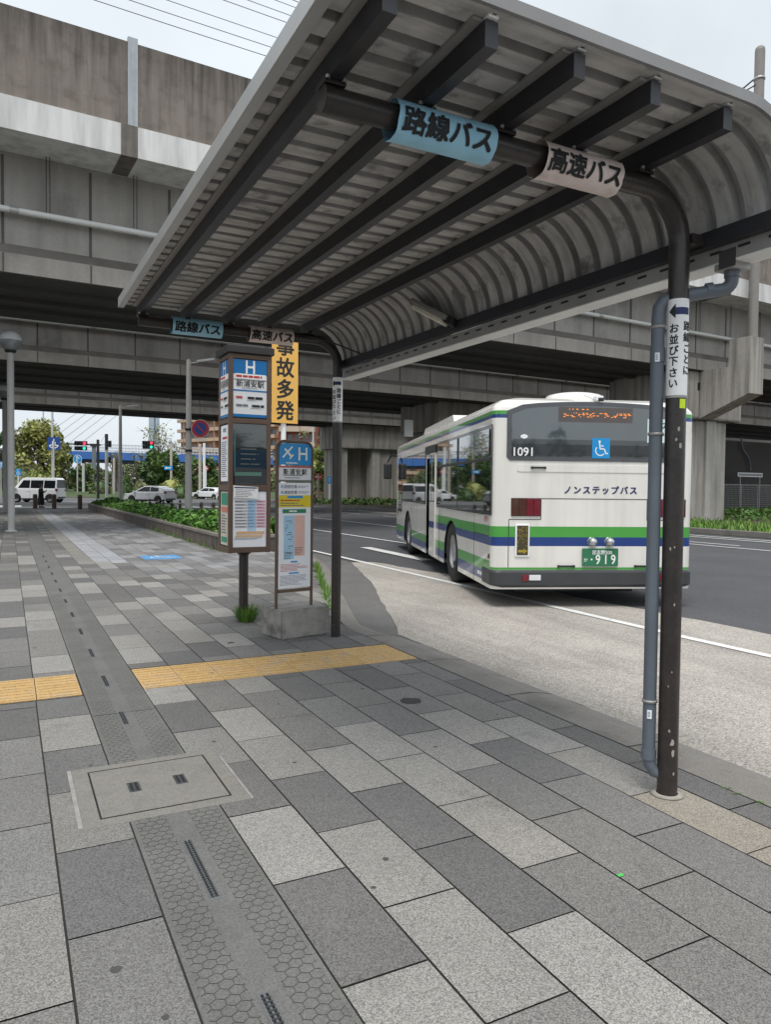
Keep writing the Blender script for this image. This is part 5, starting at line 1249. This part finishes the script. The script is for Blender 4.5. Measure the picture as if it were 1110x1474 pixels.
a = MB(); a.prism([(-.24,-.53),(.29,-.53),(.29,-.47),(-.24,-.47)], -.02, 0, Ms, PANEL); a.beam(Ms@Vector((-.5,.1,-.08)), Ms@Vector((0,.1,-.06)), .05, .04, GALV); a.build('bracket', ns)
led_lamp(173, 730, 585, 50, .125, 1.25, 'slim grey street lamp with short flat head behind the far end of the planter')
# signals
TSB = mat('signal_black', (.02,.02,.021), .5); SGR = mat('signal_green_glow', (.05,.9,.62), .4, emit=.7, var=0); SRD = mat('signal_red_glow', (1.,.05,.12), .4, emit=.9, var=0); LENS = mat('signal_dark_lens', (.015,.014,.014), .3)
def heads(parent, px, py, D, lit, s=1.0, n=3, vertical=False):
    M = frame(pd(px, py, D), _r0, (0,0,1)); a = MB(); hw = .58*s
    if vertical: a.prism([(-.2*s,-.45*s),(.2*s,-.45*s),(.2*s,.45*s),(-.2*s,.45*s)], -.12, 0, M, TSB)
    else: a.prism([(-hw,-.2*s),(hw,-.2*s),(hw,.2*s),(-hw,.2*s)], -.14, 0, M, TSB)
    o = a.build('signal_head', parent); cols_ = (SGR, LENS, SRD)
    for k in range(n):
        x, y = ((k-1)*.37*s, 0) if not vertical else (0, (.5-k)*.42*s)
        b = MB(); mt = SRD if lit == k else LENS; 
        if lit == 'g' and k == 2: mt = SGR
        b.disc(M, x, y, .155*s, .01, mt, 16); b.lathe([(.16*s,0),(.165*s,.16)], TSB, (0,0,0), 14, True, M @ Matrix.Translation((x, y, 0))); b.build('lens', o)
    return o
D = 84
t = thing('traffic_signal', 'black signal mast with horizontal arm, lit red lens and green arrow', 'traffic signal', pd(140.7,718,D), 'traffic signals')
a = MB(); b0, b1 = pd(140.7,722,D), pd(140.7,633,D); a.tube([(b0.x,b0.y,-.1),(b0.x,b0.y,b1.z)], .16, TSB, 12); a.build('mast', t)
a = MB(); a.beam(pd(145,640.6,D), pd(97,639,D), .14, .14, TSB); a.beam(pd(142,641,D), pd(130,640.5,D), .3, .32, TSB); a.build('arm', t)
heads(t, 115.5, 638, D-.3, 2, 1.25); heads(t, 115.5, 645.3, D-.3, 'g', 1.2)
a = MB(); a.prism([(-.22,-1.3),(.22,-1.3),(.22,1.3),(-.22,1.3)], -.1, 0, frame(pd(134.5,658,D), _r0, (0,0,1)), mat('signal_side_grey', (.16,.19,.20), .5)); a.build('side_plate', t)
t = thing('traffic_signal', 'silver signal pole with black top box beside the black mast', 'traffic signal', pd(153.5,718,82), 'traffic signals')
a = MB(); b0, b1 = pd(153,722,82), pd(153,625,82); a.tube([(b0.x,b0.y,-.1),(b0.x,b0.y,pd(153,648,82).z)], .17, GALV, 12); a.build('pole', t)
a = MB(); a.tube([(b0.x,b0.y,pd(153,648,82).z),(b0.x,b0.y,b1.z)], .18, TSB, 12); a.build('pole_sleeve', t)
heads(t, 157.5, 639, 81.7, None, .8, 2, True); heads(t, 157.5, 661.5, 81.7, None, .7, 2, True)
D = 96
t = thing('traffic_signal', 'far traffic signal lit red with green arrow in front of the grey tower', 'traffic signal', pd(217,645,D), 'traffic signals')
heads(t, 212.5, 637.5, D, 2, 1.3); heads(t, 212.5, 643.3, D, 'g', 1.25)
a = MB(); b = pd(246,712,D); a.tube([(b.x,b.y,0),(b.x,b.y,pd(246,640,D).z)], .15, mat('pole_cream', (.50,.44,.38), .6), 10); a.build('pole', t)
a = MB(); a.beam(pd(246.5,641,D), pd(208,640.5,D+.2), .1, .1, GREYP); a.build('arm', t)
a = MB(); Mx = frame(pd(242,673.5,D-.3), _r0, (0,0,1)); a.prism([(-.55,-.25),(.55,-.25),(.55,.25),(-.55,.25)], -.04, 0, Mx, HBL); o = a.build('blue_plate', t); a = MB(); a.stroke(Mx, [(-.35,0),(.35,0)], .12, .006, WHITEP); a.flat([(-.45,0),(-.2,-.18),(-.2,.18)], Mx, .007, WHITEP); a.build('arrow', o)
# posts under and beside the bridge
def pole(px, pyb, pyt, D, r, mt, label, name='pole'):
    b, q = pd(px, pyb, D), pd(px, pyt, D); a = MB(); a.tube([(b.x,b.y,min(0.,b.z)-.05),(b.x,b.y,q.z)], r, mt, 10); a.lathe([(r,0),(r*.9,.05),(0,.06)], mt, (b.x,b.y,q.z), 10); return tag(a.build(name), label, 'pole')
pole(75.2, 712, 592, 98, .14, mat('pole_pale', (.5,.5,.49), .6), 'thin tall pale pole rising left of the blue direction sign')
pole(62, 640, 588, 140, .12, GREYP, 'very thin pole above the big tree crown near the sky')
pole(287.5, 712, 640, 90, .18, mat('pole_cream', (.50,.44,.38), .6), 'cream pole left of the white one near the information pillar')
pole(119.7, 712, 668, 108, .2, mat('pole_pale', (.5,.5,.49), .6), 'short pale pole under the footbridge right of the round blue sign')
pole(163.8, 712, 660, 100, .15, mat('pole_cream', (.50,.44,.38), .6), 'slim cream pole under the footbridge beside the silver signal pole')
pole(450.5, 660, 610, 110, .13, mat('pole_pale', (.5,.5,.49), .6), 'thin pale lamp pole above the airport bus sign')
b = pd(48.5, 615, 140); a = MB(); q = pd(48.5,604,140); a.tube([(b.x,b.y,0),(b.x,b.y,q.z)], .12, GREYP, 8); a.beam(q, pd(55.5,605,140), .12, .1, GREYP); tag(a.build('street_lamp'), 'tiny far street lamp poking out above the big tree', 'street lamp', 'arm street lamps')
def post_sign2(name, label, px, pyb, py0, D, draw, r=.06, pole_m=None, group=None):
    b = pd(px, pyb, D); s = pd(px, py0, D-.15); t = thing(name, label, 'road sign', (b.x,b.y,min(0.,b.z)), group)
    a = MB(); a.tube([(b.x,b.y,min(0.,b.z)-.05),(b.x,b.y,s.z+.3)], r, pole_m or GREYP, 10); a.build('post', t); M = frame(s, _r0, (0,0,1)); draw(t, M); return t
def d_blue_square(w, h, kind):
    def f(t, M):
        a = MB(); a.prism([(-w,-h),(w,-h),(w,h),(-w,h)], -.04, 0, M, HBL if kind != 'dir' else SB); o = a.build('plate', t); a = MB()
        if kind == 'wc': wheelchair(a, M, 0, 0, 1.5*h, .008, WHITEP)
        elif kind == 'dir':
            for pts in ([(0,-.5),(0,.75)], [(-.2,-.45),(-.2,.35),(.0,.35)], [(.2,-.3),(.2,.25)], [(-.72,-.3),(-.45,-.6),(.4,-.6),(.7,-.3)], [(-.72,-.3),(-.35,-.2),(.3,-.25),(.7,-.3)]): a.stroke(M, [(x*w, y*h) for x, y in pts], .13*w, .008, WHITEP)
            a.lines(M, -.3*w, -.9*h, .3*w, -.75*h, 1, .008, PANEL, .8)
        elif kind == 'up': a.stroke(M, [(0,-.6*h),(0,.5*h)], .25*w, .008, WHITEP); a.flat([(-.4*w,.3*h),(.4*w,.3*h),(0,.8*h)], M, .009, WHITEP)
        a.build('symbol', o)
    return f
t = post_sign2('direction_sign', 'square navy direction sign with white route diagram left of the signal arm', 77, 712, 638.5, 97, d_blue_square(.86,.84,'dir'), .1); 
post_sign2('pedestrian_sign', 'small blue square pedestrian sign on white post in front of the van', 25.8, 722, 680, 74, d_blue_square(.26,.34,'wc'), .06, WHITEP)
post_sign2('blue_sign', 'plain blue sign cut by the left edge of the photo', 1.0, 720, 669, 80, d_blue_square(.4,.36,'up'), .06)
post_sign2('crossing_sign', 'small blue sign half hidden behind the far shelter post', 474.2, 728, 691, 66, d_blue_square(.17,.32,'up'), .07, WHITEP)
def d_round(t, M):
    a = MB(); n = 28; a.prism([(.62*cos(2*pi*k/n), .62*sin(2*pi*k/n)) for k in range(n)], -.04, 0, M, HBL); o = a.build('disc', t); a = MB(); a.stroke(M, [(-.1,-.35),(-.1,.4),(.25,.1)], .12, .008, WHITEP); a.disc(M, 0,0,.62,.006,PANEL,28,.56); a.build('symbol', o)
post_sign2('round_blue_sign', 'round blue traffic sign with white arrow on slim pale post left of the black mast', 111, 722, 661, 102, d_round, .09)
def d_ne(t, M):
    a = MB(); n = 28; a.prism([(.36*cos(2*pi*k/n), .36*sin(2*pi*k/n)) for k in range(n)], -.04, 0, M, mat('no_entry_red', (.6,.03,.05), .4)); o = a.build('disc', t); a = MB(); a.rect(M, -.26, -.07, .26, .07, .006, WHITEP); a.build('bar', o)
post_sign2('no_entry_sign', 'red no entry sign on a cream post right of the airport bus sign', 458, 722, 686.5, 72, d_ne, .12, mat('pole_cream', (.50,.44,.38), .6), 'no entry signs')
post_sign2('no_entry_sign', 'tiny far no entry sign on a tall white pole left of the information pillar', 295.5, 714, 674.5, 92, d_ne, .14, WHITEP, 'no entry signs')
b = pd(293.5, 714, 92); a = MB(); a.tube([(b.x,b.y,-.05),(b.x,b.y,pd(293.5,638,92).z)], .16, WHITEP, 10); tag(a.build('pole'), 'tall white pole right of the cream pole near the information pillar', 'pole')
b = pd(116, 662, 118); M = frame(b, _r0, (0,0,1)); a = MB(); a.prism([(-2.4,-.2),(-.4,-.2),(-.4,.5),(-2.4,.5)], -.1, 0, M, mat('banner_red', (.35,.05,.05), .6)); a.tube([M@Vector((-2.2,-5,-.1)), M@Vector((-2.2,.5,-.1))], .06, GREYP, 8); tag(a.build('red_board'), 'dark red board on a post under the footbridge beside the round blue sign', 'board')

# ------------------------------------------------------------------ bollards
BOL = mat('bollard_brown', (.13,.075,.055), .7, var=.15, scale=6); BOLT = mat('bollard_top', (.06,.045,.04), .6)
def bollard(x, y, h, r, label):
    t = thing('bollard', label, 'bollard', (x,y,0), 'wide brown bollards at the crossing')
    a = MB(); a.lathe([(r,-.02),(r,h-.04),(r*.92,h-.01)], BOL, (x,y,0), 16); a.lathe([(r*1.02,h*.78),(r*1.04,h*.80),(r*1.04,h*.84),(r*1.02,h*.86)], BOLT, (x,y,0), 16); a.build('post', t)
    a = MB(); a.lathe([(r*.92,h-.01),(r*.7,h+.02),(0,h+.03)], BOLT, (x,y,0), 16); a.build('cap', t)
for (px, py, lb) in ((50.1,731.5,'brown bollard just left of the person in black'),(77.5,731.5,'brown bollard just right of the person in black'),(114.6,733,'brown bollard at the far corner of the planter')):
    p = at(px, py); bollard(p.x, p.y, .88, .135, lb)
for i, (px, py, pyt) in enumerate([(215.6,734,723.5),(224.9,734.5,723.5),(234.7,735,723.5),(246.7,736,723.5),(258.9,737,725.5)]):
    p = at(px, py); a = MB(); a.lathe([(.075,-.05),(.075,.62),(.05,.68),(0,.69)], BOLT, (p.x,p.y,0), 10); a.lathe([(.078,.5),(.078,.56)], PANEL, (p.x,p.y,0), 10)
    tag(a.build('guard_post'), 'slim dark guard post standing behind the ivy between the planter and the white hatchback', 'guard post', 'dark guard posts behind the ivy')
for i, (px, py) in enumerate([(289.5,736),(307,736.5)]):
    p = at(px, py); a = MB(); a.lathe([(.11,-.05),(.11,.5),(.08,.54),(0,.55)], mat('bollard_tan', (.30,.23,.19), .8), (p.x,p.y,0), 10); a.lathe([(.113,.33),(.113,.4)], BOLT, (p.x,p.y,0), 10)
    tag(a.build('stone_post'), 'stubby tan post behind the ivy between street lamp and information pillar', 'post', 'tan posts behind the ivy')

# ------------------------------------------------------------------ cars
CGL = mat('car_glass', (.012,.014,.017), .10, spec=.35, var=0)
def car(label, loc, heading, outline, cabin, belt, glass, W, wheels, scale=1., paint=CARW, grille_dark=True, cat='car', name='parked_car', roofm=None):
    t = thing(name, label, cat, (0,0,0), 'white cars at the crossing'); hw = W/2
    def fin(mb, nm, par): return mb.build(nm, par)
    a = MB(); n = len(outline); bm = bmesh.new()
    def slab(mb, poly, w0, z0, w1, z1, mt):
        wz = lambda z: w0+(w1-w0)*min(1, max(0, (z-z0)/(z1-z0))) if z1 > z0 else w0
        n = len(poly); vs = [(x, -wz(z), z) for x, z in poly]+[(x, wz(z), z) for x, z in poly]
        bm = bmesh.new(); bv = [bm.verts.new(v) for v in vs]
        f0 = bm.faces.new(bv[:n]); f1 = bm.faces.new(bv[n:][::-1])
        for i in range(n): bm.faces.new((bv[i], bv[n+i], bv[n+(i+1)%n], bv[(i+1)%n]))
        bmesh.ops.recalc_face_normals(bm, faces=bm.faces[:])
        bmesh.ops.bevel(bm, geom=[e for e in bm.edges if abs(e.verts[0].co.y-e.verts[1].co.y) < .2 and e.calc_face_angle(0) > .6], offset=.05, segments=3, affect='EDGES', profile=.6)
        bmesh.ops.triangulate(bm, faces=[f for f in bm.faces if len(f.verts) > 4])
        bm.verts.index_update(); mb.add([v.co.copy() for v in bm.verts], [tuple(v.index for v in f.verts) for f in bm.faces], mt); bm.free()
    slab(a, outline, hw, 0, hw, 1, paint); fin(a, 'body', t)
    ztop = max(z for x, z in cabin); a = MB(); slab(a, cabin, hw-.03, belt, hw-.20, ztop, paint); cb = fin(a, 'cabin', t)
    wz = lambda z: hw-.03-.17*(z-belt)/(ztop-belt)
    for poly in glass['side']:
        for s in (-1, 1):
            b = MB(); vs = [(x, s*(wz(z)+.012), z) for x, z in poly]; b.add(vs, [tuple(range(len(vs))) if s < 0 else tuple(range(len(vs)))[::-1]], CGL); fin(b, 'side_window', cb)
    for nm in ('front', 'rear'):
        (xa, za), (xb, zb) = glass[nm]; b = MB(); q = .02 if nm == 'front' else -.02
        b.add([(xa+q,-wz(za)+.06,za+.015),(xa+q,wz(za)-.06,za+.015),(xb+q,wz(zb)-.05,zb+.015),(xb+q,-wz(zb)+.05,zb+.015)], [(0,1,2,3) if nm == 'front' else (3,2,1,0)], CGL); fin(b, 'windscreen' if nm == 'front' else 'rear_window', cb)
    for x in wheels[:2]:
        for s in (-1, 1):
            r = wheels[2]; MM = Matrix.Translation((x, s*(hw-.10), r)) @ Matrix.Rotation(pi/2*s*-1, 4, 'X')
            b = MB(); b.lathe([(r*.62,.10),(r*.9,.115),(r,.08),(r,-.09),(r*.6,-.09)], RUBBER, (0,0,0), 22, True, MM); wh = fin(b, 'wheel', t)
            b = MB(); b.lathe([(r*.64,.10),(r*.58,.05),(r*.2,.075),(0,.08)], STEEL, (0,0,0), 20, True, MM)
            for k in range(5):
                th = 2*pi*k/5; b.add([MM @ Vector((r*.15*cos(th+.5),r*.15*sin(th+.5),.085)), MM @ Vector((r*.6*cos(th+.16),r*.6*sin(th+.16),.10)), MM @ Vector((r*.6*cos(th+.45),r*.6*sin(th+.45),.10))], [(0,1,2)], BLACK)
            fin(b, 'rim', wh)
            b = MB(); m = 12; b.add([(x+r*1.16*cos(pi*k/m), s*(hw+.004), r+r*1.16*sin(pi*k/m)) for k in range(m+1)], [tuple(range(m+1))], BLACK); fin(b, 'wheel_arch', t)
    F_ = max(x for x, z in outline); Rr = min(x for x, z in outline)
    for s in (-1, 1):
        b = MB(); b.box((F_-.28, s*hw*.98-.12 if s > 0 else -hw*.98, .66), (F_-.06, s*hw*.98 if s > 0 else -hw*.98+.12, .80), CLRL, None, .02) if False else b.box((F_-.30, min(s*hw*.62, s*(hw+.006)), .66), (F_-.02, max(s*hw*.62, s*(hw+.006)), .80), CLRL, None, .03); fin(b, 'headlight', t)
        b = MB(); b.box((Rr-.012, min(s*hw*.70, s*(hw+.004)), .80), (Rr+.10, max(s*hw*.70, s*(hw+.004)), 1.02), REDL, None, .02); fin(b, 'tail_light', t)
        b = MB(); b.box((glass['front'][0][0]-.25, s*(hw-.02), belt-.0), (glass['front'][0][0]-.08, s*(hw+.17), belt+.13), paint, None, .03); fin(b, 'mirror', t)
        b = MB(); 
        for xd in glass['doors']: b.box((xd, s*(hw+.001)-.003, .34), (xd+.012, s*(hw+.001)+.003, belt-.02), INK2)
        for xd in glass['doors'][:2]: b.box((xd+.08, s*(hw+.012)-.012, belt-.16), (xd+.25, s*(hw+.012)+.012, belt-.125), paint)
        fin(b, 'door', t)
    b = MB(); b.box((F_-.03,-hw*.66,.30), (F_+.012,hw*.66,.52), BLACK, None, .02); fin(b, 'grille', t)
    b = MB(); b.box((F_+.012,-.20,.40), (F_+.024,.20,.52), WHITEP); fin(b, 'number_plate', t)
    b = MB(); b.box((Rr-.02,-hw*.8,.30), (Rr+.03,hw*.8,.42), BLACK, None, .02); b.box((wheels[1]+.45,-hw+.03,.18), (wheels[0]-.45,hw-.03,.30), BLACK); fin(b, 'bumper', t)
    t.location = loc; t.rotation_euler = (0,0,heading); t.scale = (scale,)*3
    return t
def arc_out(pts, wheels):   # lower outline with wheel arches, front at +x
    x0, x1, r = wheels; ra = r*1.14; lo = .24; out = []
    for c in (x1, x0): out += [(c+ra*cos(pi-pi*k/8), max(lo, r+ra*sin(pi-pi*k/8))) for k in range(9)]
    return [(pts[0][0], lo+.04)]+out+[(pts[-1][0], lo+.04)]+pts[::-1]
# kei van (front to the left in the photo)
wv = (1.18,-1.22,.29)
ov = arc_out([(-1.70,.98),(1.42,.98),(1.62,.86),(1.70,.66)][:1]+[(1.38,.99),(1.64,.88),(1.70,.62)], wv)
ang_l = atan2(-_r0.y, -_r0.x)
p1, p2 = pd(20,723.5,64.6), pd(88.6,723.5,64.6); cvan = (p1+p2)/2
car('white boxy van with dark side windows behind the person in black', (cvan.x, cvan.y, -.052), ang_l, ov, [(-1.70,.97),(1.40,.97),(.86,1.70),(.60,1.79),(-1.55,1.79),(-1.68,1.66)], .97,
    dict(side=[[(-1.58,1.04),(-1.58,1.58),(-.78,1.60),(-.78,1.04)],[(-.72,1.04),(-.72,1.60),(.18,1.60),(.18,1.04)],[(.24,1.04),(.24,1.60),(.72,1.60),(1.08,1.04)]], front=((1.40,.98),(.88,1.68)), rear=((-1.70,1.05),(-1.69,1.62)), doors=(.2,-.75,1.1)), 1.62, wv, 1.21, name='parked_van', cat='van')
wh = (1.24,-1.30,.30)
oh = arc_out([(-1.98,.92),(1.02,.92),(1.70,.76),(1.98,.52)], wh)
p1, p2 = pd(179,724,66), pd(253.5,724,66); cc = (p1+p2)/2
car('white wedge-shaped hatchback stopped behind the ivy planter', (cc.x, cc.y, -.052), ang_l-radians(18), oh, [(-1.97,.90),(1.10,.90),(.25,1.36),(-.25,1.45),(-1.1,1.42),(-1.75,1.22)], .90,
    dict(side=[[(-1.35,.99),(-1.30,1.26),(-.55,1.36),(-.55,.97)],[(-.48,.97),(-.48,1.36),(.12,1.34),(.80,.97)]], front=((1.10,.91),(.26,1.35)), rear=((-1.96,.95),(-1.5,1.30)), doors=(-.5,-1.25,.85)), 1.70, wh, 1.08, name='hatchback')
p = pd(343, 718, 72); car('white light truck with dark front half hidden behind the information pillar', (p.x, p.y, -.05), ang_l-radians(30), ov, [(-1.70,.97),(1.40,.97),(.86,1.60),(.60,1.70),(-1.55,1.70),(-1.68,1.6)], .97,
    dict(side=[[(-1.58,1.04),(-1.58,1.5),(-.1,1.5),(-.1,1.04)],[(.24,1.04),(.24,1.5),(.72,1.5),(1.08,1.04)]], front=((1.40,.98),(.88,1.6)), rear=((-1.70,1.05),(-1.69,1.55)), doors=(.2,-.75,1.1)), 1.7, wv, 1.2, name='parked_van', cat='van')
p = pd(300, 716, 90); car('far white sedan left of the information pillar', (p.x, p.y, -.05), ang_l-radians(20), oh, [(-1.97,.90),(1.10,.90),(.25,1.36),(-.25,1.45),(-1.1,1.42),(-1.75,1.22)], .90,
    dict(side=[[(-1.35,.99),(-1.30,1.26),(-.55,1.36),(-.55,.97)],[(-.48,.97),(-.48,1.36),(.12,1.34),(.80,.97)]], front=((1.10,.91),(.26,1.35)), rear=((-1.96,.95),(-1.5,1.30)), doors=(-.5,-1.25,.85)), 1.70, wh, 1.0, name='hatchback')

# ------------------------------------------------------------------ person
def person():
    base = at(58.5, 730.8); base.z = 0.; HT = CAMH-(base.z)-(697.6-698.2)*(base-Vector((0,0,0))).length/FPX
    D_ = (base-Vector((0,0,CAMH))) @ _f; HT = (730.8-697.6)*D_/FPX*1.0; s = HT/1.6
    ex = Vector((_r0.x, _r0.y, 0)).normalized(); ey = Vector((0,0,1)).cross(ex)   # the person faces +ex (to the right)
    t = thing('person', 'person in a long black coat and dark hat holding a phone between brown bollards', 'person', base)
    SK = mat('skin', (.50,.30,.21), .6, var=.05); COAT = mat('black_coat', (.014,.014,.017), .85, var=.2); HAIR = mat('dark_hair', (.015,.012,.01), .6); SHOE = mat('black_shoe', (.012,.012,.012), .5)
    def W_(x, y, z): return base+ex*(x*s)+ey*(y*s)+Vector((0,0,z*s))
    V = []; E = []; R = []
    def v(x, y, z, r): V.append(W_(x,y,z)); R.append(r*s); return len(V)-1
    pel = v(0,0,.86,.13); ch = v(.0,0,1.15,.125); sh = v(-.01,0,1.30,.10); nk = v(.02,0,1.39,.05); h1 = v(.04,0,1.46,.075); h2 = v(.045,0,1.54,.082); h3 = v(.03,0,1.59,.05)
    E += [(pel,ch),(ch,sh),(sh,nk),(nk,h1),(h1,h2),(h2,h3)]
    hands = []
    for q in (-1,1):
        hip = v(.0,.085*q,.80,.085); kn = v(.03*q+.01,.085*q,.45,.058); an = v(.04*q-.02,.085*q,.09,.038); toe = v(.04*q+.13,.09*q,.035,.032); E += [(pel,hip),(hip,kn),(kn,an),(an,toe)]
        so_ = v(-.01,.17*q,1.29,.055); el = v(.03,.22*q,1.04,.042); wr = v(.25,.09*q,1.12,.026); pm = v(.31,.06*q,1.14,.026); E += [(sh,so_),(so_,el),(el,wr),(wr,pm)]
        for k in range(4):
            f1 = v(.35,.06*q+(k-1.5)*.016,1.145+.006*k,.0085); f2 = v(.375,.04*q+(k-1.5)*.016,1.165,.008); E += [(pm,f1),(f1,f2)]
        th = v(.33,.03*q,1.165,.0095); E.append((pm,th))
    me = bpy.data.meshes.new('body'); me.from_pydata(V, E, []); o = bpy.data.objects.new('body', me); C.objects.link(o)
    md = o.modifiers.new('s', 'SKIN'); sv = me.skin_vertices[0].data
    for i, r in enumerate(R): sv[i].radius = (r, r)
    sv[0].use_root = True; ss = o.modifiers.new('u', 'SUBSURF'); ss.levels = 1; ss.render_levels = 1
    dg = bpy.context.evaluated_depsgraph_get(); dg.update(); m2 = bpy.data.meshes.new_from_object(o.evaluated_get(dg)); bpy.data.objects.remove(o)
    m2.materials.clear(); m2.materials.append(SK); o = bpy.data.objects.new('body', m2); C.objects.link(o); o.parent = t; o.matrix_parent_inverse = Matrix.Translation(-base)
    def ring(mb, secs, mt, n=16):
        vs = [W_(cx+rx*cos(2*pi*k/n)*(1+.04*sin(5*2*pi*k/n+z*9)), ry*sin(2*pi*k/n)*(1+.04*sin(4*2*pi*k/n)), z) for (z, cx, rx, ry) in secs for k in range(n)]
        mb.add(vs, [(i*n+k, i*n+(k+1)%n, (i+1)*n+(k+1)%n, (i+1)*n+k) for i in range(len(secs)-1) for k in range(n)], mt, True)
    a = MB(); ring(a, [(.20,0,.23,.25),(.45,0,.205,.235),(.85,0,.165,.20),(1.05,.0,.15,.185),(1.2,.0,.15,.19),(1.30,-.005,.12,.175),(1.36,.0,.075,.09),(1.40,.01,.062,.065)], COAT); a.build('coat', t)
    for q in (-1,1):
        a = MB(); a.tube([W_(-.01,.16*q,1.31), W_(.03,.23*q,1.03), W_(.14,.16*q,1.08), W_(.25,.09*q,1.12)], [.075*s,.06*s,.052*s,.042*s], COAT, 10); a.build('sleeve', t)
        a = MB(); a.tube([W_(.04*q-.06,.085*q,.04), W_(.04*q+.04,.086*q,.045), W_(.04*q+.17,.09*q,.03)], [.045*s,.045*s,.03*s], SHOE, 8); a.build('shoe', t)
    a = MB(); ring(a, [(1.41,-.045,.055,.06),(1.48,-.025,.088,.085),(1.545,-.005,.098,.09),(1.575,.01,.115,.105),(1.60,.0,.095,.09),(1.63,0,.05,.05),(1.64,0,.005,.005)], HAIR); a.build('hair', t)
    a = MB(); a.box((0,0,0), (.008*s,.075*s,.145*s), BLACK, frame(W_(.365,-.035,1.13), ex, ey)); a.v = a.v
    ph = a.build('phone'); tag(ph, 'dark phone held up in front of the person in black', 'phone')
    a = MB(); a.lathe([(.0,.012),(.009,.0),(.0,-.012)], SK, W_(.13,0,1.50), 8); 
    for q in (-1,1): a.lathe([(0,.006),(.007,0),(0,-.006)], INK, W_(.118,.028*q,1.525), 6)
    a.build('face_detail', t)
person()
# fence and board beyond the right pier
t = thing('wire_fence', 'pale wire mesh fence standing in the shade right of the near pier', 'fence', VP(37, 29.5, 0))
a = MB(); u0, u1, vv = 35.3, 48., 29.5
for k in range(8): a.tube([(u0+k*1.8,vv,0),(u0+k*1.8,vv,2.0)], .03, GALV, 6)
a.tube([(u0,vv,1.98),(u1,vv,1.98)], .025, GALV, 6); a.tube([(u0,vv,.3),(u1,vv,.3)], .02, GALV, 6); vfin(a, 'fence_frame', t)
a = MB()
for k in range(90): a.box((u0+k*.14,vv-.004,.3), (u0+k*.14+.012,vv+.004,1.98), GALV)
for k in range(12): a.box((u0,vv-.005,.4+k*.14), (u1,vv+.005,.412+k*.14), GALV)
vfin(a, 'mesh_panel', t)
p = pv(1063,680,29.0); q = pv(1098,687,29.0); a = MB(); a.box((p.dot(VD),28.98,q.z), (q.dot(VD),29.02,p.z), WHITEP); M = frame(VP(p.dot(VD),28.975,q.z), VD, (0,0,1)); wdt = q.dot(VD)-p.dot(VD)
a.v = [tuple(VM @ Vector(x)) for x in a.v]; a.lines(M, .06, .06, wdt-.06, p.z-q.z-.06, 1, .006, INK2, .9, None, (.6,1.2))
for k in (.1,.9): a.tube([VP(p.dot(VD)+wdt*k,29.0,0), VP(p.dot(VD)+wdt*k,29.0,q.z)], .03, GALV, 6)
tag(a.build('notice_board'), 'long white board with illegible black writing in the shade beyond the near pier', 'notice board')
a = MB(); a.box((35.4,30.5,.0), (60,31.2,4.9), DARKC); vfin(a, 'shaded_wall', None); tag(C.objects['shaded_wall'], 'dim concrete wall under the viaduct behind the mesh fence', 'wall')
a = MB(); pts = [pv(1068,630,30.3), pv(1069,645,30.3), pv(1079,660,30.3), pv(1081,678,30.3)]; a.tube(pts, .06, PVC, 8); tag(a.build('wall_pipe'), 'bent grey drain pipe on the dim wall under the viaduct', 'pipe')
